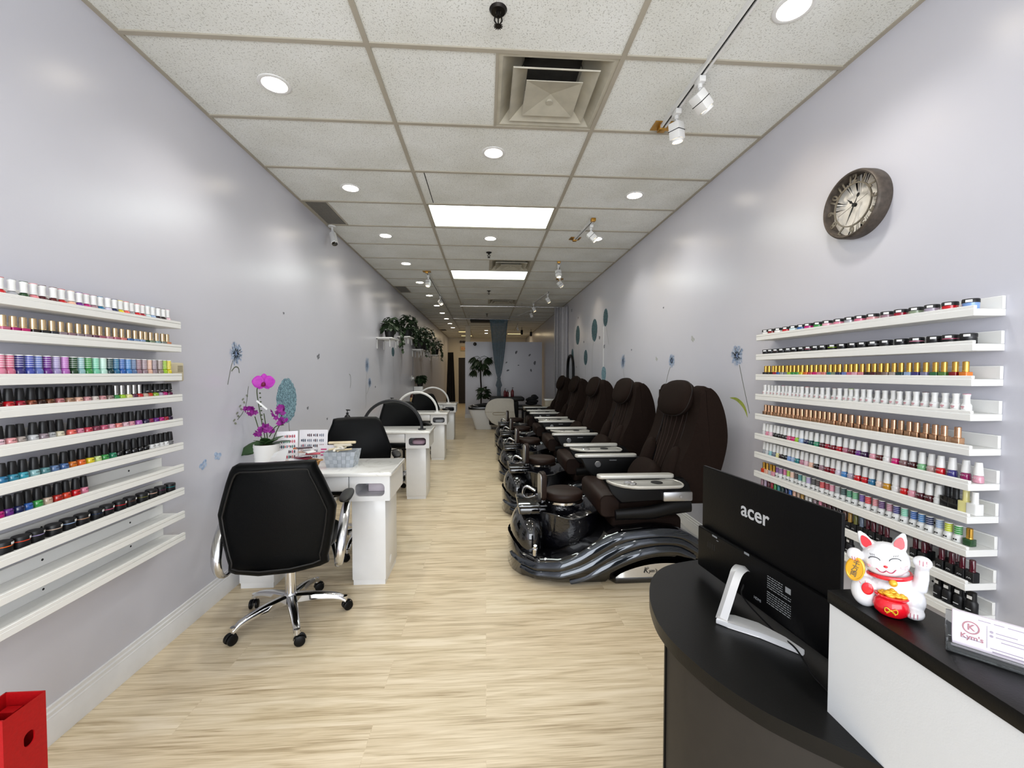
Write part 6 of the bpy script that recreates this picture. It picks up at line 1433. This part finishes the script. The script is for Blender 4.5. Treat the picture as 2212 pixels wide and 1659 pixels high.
for z, x0, x1, d_ in ((0, -.25, .14, .20), (.02, -.26, .15, .21), (.25, -.33, .15, .25), (.42, -.40, .15, .28), (.50, -.42, .15, .29)): sec.append([(x0+(x1-x0)*(a+1)/2, d_*b+.15, z) for a, b in [(p[0], p[1]) for p in rr(-1, -1, 1, 1, .35, 5)]])
obj('basin_pedestal', MB().loft(sec), M_BASIN, t, angle=50)
q = MB(); q.prism(rr(-.43, -.16, .20, .46, .12, 6), .495, .56, bev=.02); q.ell((-.15, .15, .57), (.24, .22, .05)); obj('basin_rim', q, mat('basin_black', '#0e0e0f', .25, coat=.4), t)
out = [(p.x, p.y) for p in spline([(.05, .30, 0), (-.02, .46, 0), (.04, .66, 0), (.20, .76, 0), (.45, .775, 0), (.66, .75, 0), (.68, .60, 0), (.70, .40, 0), (.74, .22, 0), (.76, .16, 0), (.55, .10, 0), (.30, .12, 0), (.13, .19, 0)], 5)]
q = MB(); q.prism(out, .16, .22, M=XZ, bev=.015); sp = obj('side_panel', q, M_CRM, t, angle=60)
q = MB(); q.box(-.02, -.222, .444, .69, -.219, .449); q.tube([(.19+.16*math.cos(a)*1. if False else .32+.15*math.copysign(abs(math.cos(a))**.5, math.cos(a)), -.222, .405+.03*math.copysign(abs(math.sin(a))**.6, math.sin(a))) for a in [2*PI*i/30 for i in range(30)]], .005, 6, closed=True); obj('drawer_line', q, mat('seam_tan', '#8a7a58', .6), sp)
q = MB(); q.box(.08, -.15, .12, .80, .45, .70, bev=.03); obj('bed_frame', q, M_BLACKPL, t)
q = MB(); q.box(.10, -.16, .70, .95, .5, .80, bev=.04); q.box(.70, -.12, .48, 1.42, .48, .58, bev=.04); obj('cushion', q, mat('vinyl_black', '#121213', .4), t)
q = MB(); q.box(1.0, -.05, 0, 1.1, .4, .5); obj('leg_block', q, M_BLACKPL, t)
pump_bottle(.48, 10.35, .80, .19, .034, mat('red_plastic', '#5e1119', .3), 'dark red pump bottle, first on the shampoo bed', name='shampoo_bottle'); pump_bottle(.545, 10.42, .80, .15, .036, MATS['red_plastic'], 'short dark red pump bottle, middle of the shampoo bed', name='shampoo_bottle'); pump_bottle(.60, 10.33, .80, .13, .028, mat('white_plastic', '#d9d6d2', .35), 'small white pump bottle between the red ones', None, True, '#d8d6d2', name='shampoo_bottle'); pump_bottle(.67, 10.40, .80, .21, .038, MATS['red_plastic'], 'tall dark red pump bottle, last on the shampoo bed', name='shampoo_bottle')
q = MB(); r = random.Random(3)
for k in range(7): q.ell((r.uniform(-.06, .06), r.uniform(-.05, .05), .053+.028*k), (.15-.012*k, .12, .05), p=2.5)
tag(obj('towel_heap', q, mat('towel_charcoal', '#1d1d20', .95, bump=.8, scale=120), loc=(1.17, 10.30, .582)), 'dark crumpled towels heaped on the shampoo bed', 'towel')
for k, c in enumerate(('#6d675b', '#8b8576', '#4b473f')):
    tag(obj('folded_towel', MB().box(-.22, -.14, 0, .22, .14, .035, bev=.014), mat('fold_%d' % k, c, .95, bump=.6, scale=150), loc=(1.12, 9.9, .50+.036*k), rz=.08*k), '%s folded towel in the stack behind the last armrest' % ('lowest brown', 'middle tan', 'topmost dark')[k], 'towel', 'towel stack by the shampoo bed')
t = thing('towel_stand', 'dark low stand carrying the towel stack', 'stand', (1.12, 9.9, 0)); obj('top', MB().box(-.25, -.17, .47, .25, .17, .50), M_BLACKPL, t)
for sx in (-1, 1):
    for sy in (-1, 1): obj('leg', MB().box(sx*.23-.015, sy*.15-.015, 0, sx*.23+.015, sy*.15+.015, .47), M_BLACKPL, t)
t = thing('side_table', 'small white side table beside the grey drape', 'side table', (1.40, 8.95, 0)); obj('table_top', MB().box(-.13, -.13, .80, .09, .13, .83, bev=.004), M_GLOSSW, t); obj('cabinet_body', MB().box(-.12, -.12, 0, .08, .12, .80), mat('table_beige', '#b9b09d', .5), t)
t = thing('arched_mirror', 'black-framed arched mirror leaning on the wall behind the chairs', 'mirror', (XR-.012, 8.58, 1.0))
A = [(-.02, -.30, 0), (-.02, -.29, .5), (-.02, -.2, .70), (-.02, 0, .765), (-.02, .2, .70), (-.02, .29, .5), (-.02, .30, 0)]
obj('frame', MB().tube(spline(A, 6), .022, 10), M_BLACKPL, t); P = spline(A, 6); obj('glass', MB().loft([[(-.012, p.y*.97, p.z) for p in P], [(-.008, p.y*.97, p.z) for p in P]]), mat('mirror_glass', '#cfd6da', .04, 1.), t)
t = thing('exit_sign', 'lit EXIT sign above the back doorway', 'exit sign', (-.93, YB-.03, 2.37))
obj('housing', MB().box(-.20, -.03, 0, .24, .03, .20, bev=.006), mat('exit_housing', '#c9b48a', .5), t); obj('lettering', MB().text('EXIT', .17, T(.02, -.032, .098) @ RX(PI/2), ext=.002), mat('exit_red', '#a8562c', .5, emit=.35), t)
t = thing('emergency_light', 'emergency light with two lamp heads above the EXIT sign', 'emergency light', (-.95, YB-.03, 2.72)); obj('battery_box', MB().box(-.10, -.03, 0, .10, .03, .10, bev=.008), mat('box_dark', '#3a342c', .5), t)
for s in (-1, 1): obj('lamp_head', MB().cyl(.055, 0, .05, 18, M=T(s*.16, -.05, .05) @ RX(PI/2)), MATS['box_dark'], t)
tag(obj('ceiling_fan_box', MB().box(-.55, -.2, -.05, .45, .25, 0, bev=.01), M_DUCT, loc=(.1, 12.2, ZC-.001)), 'dark flat ceiling vent beyond the blue sheer curtain', 'air vent')
# ------------------------------------------------------------------ wires behind the first chair
t = thing('power_cable', 'coiled cable with green plug behind the nearest pedicure chair', 'cable', (1.68, 2.62, 0))
obj('cable', MB().tube(spline([(0, 0, .05), (.03, .05, .25), (-.03, .02, .36), (.02, -.03, .42), (.05, .02, .34), (0, .06, .2), (.06, .1, .05)], 8), .006, 7), M_BLACKPL, t); obj('plug', MB().box(-.015, -.01, .36, .015, .02, .40, bev=.004), mat('plug_green', '#3d9a5e', .4), t); obj('red_clip', MB().box(.0, .0, .27, .03, .02, .29, bev=.003), mat('clip_red', '#b3202a', .4), t)
# ------------------------------------------------------------------ daylight, camera, world
lamp('storefront_daylight', 'AREA', (.07, YF+.06, 1.45), 125, color=(.93, .96, 1.), rot=(PI/2, 0, 0), shape='RECTANGLE', size=3.1, size_y=2.3)
w = bpy.data.worlds.new('World'); bpy.context.scene.world = w; w.use_nodes = True
w.node_tree.nodes['Background'].inputs[0].default_value = (.75, .85, 1., 1); w.node_tree.nodes['Background'].inputs[1].default_value = .6
cd = bpy.data.cameras.new('camera'); co = bpy.data.objects.new('camera', cd); COL.objects.link(co)
yaw, pit, rol = .06342914, -.0282755, .00079946
fw = Vector((math.sin(yaw)*math.cos(pit), math.cos(yaw)*math.cos(pit), math.sin(pit))); rg = Vector((math.cos(yaw), -math.sin(yaw), 0)); up = rg.cross(fw)
r2 = rg*math.cos(rol)+up*math.sin(rol); u2 = -rg*math.sin(rol)+up*math.cos(rol)
co.matrix_world = Matrix(((r2.x, u2.x, -fw.x, 0), (r2.y, u2.y, -fw.y, 0), (r2.z, u2.z, -fw.z, CAMZ), (0, 0, 0, 1)))
cd.sensor_fit = 'HORIZONTAL'; cd.sensor_width = 36; cd.lens = 892.31/2212*36; cd.clip_start = .02; cd.clip_end = 60
sc = bpy.context.scene; sc.camera = co
vs = sc.view_settings; sc.display_settings.display_device = 'sRGB'; vs.view_transform = 'Standard'; vs.look = 'None'; vs.gamma = 1; vs.use_curve_mapping = False; vs.exposure = .21
sc.cycles.use_adaptive_sampling = True; sc.cycles.adaptive_threshold = .05; sc.cycles.max_bounces = 5; sc.cycles.diffuse_bounces = 3; sc.cycles.glossy_bounces = 2; sc.cycles.transmission_bounces = 4; sc.cycles.transparent_max_bounces = 6
sc.cycles.sample_clamp_indirect = 4; sc.cycles.caustics_reflective = False; sc.cycles.caustics_refractive = False
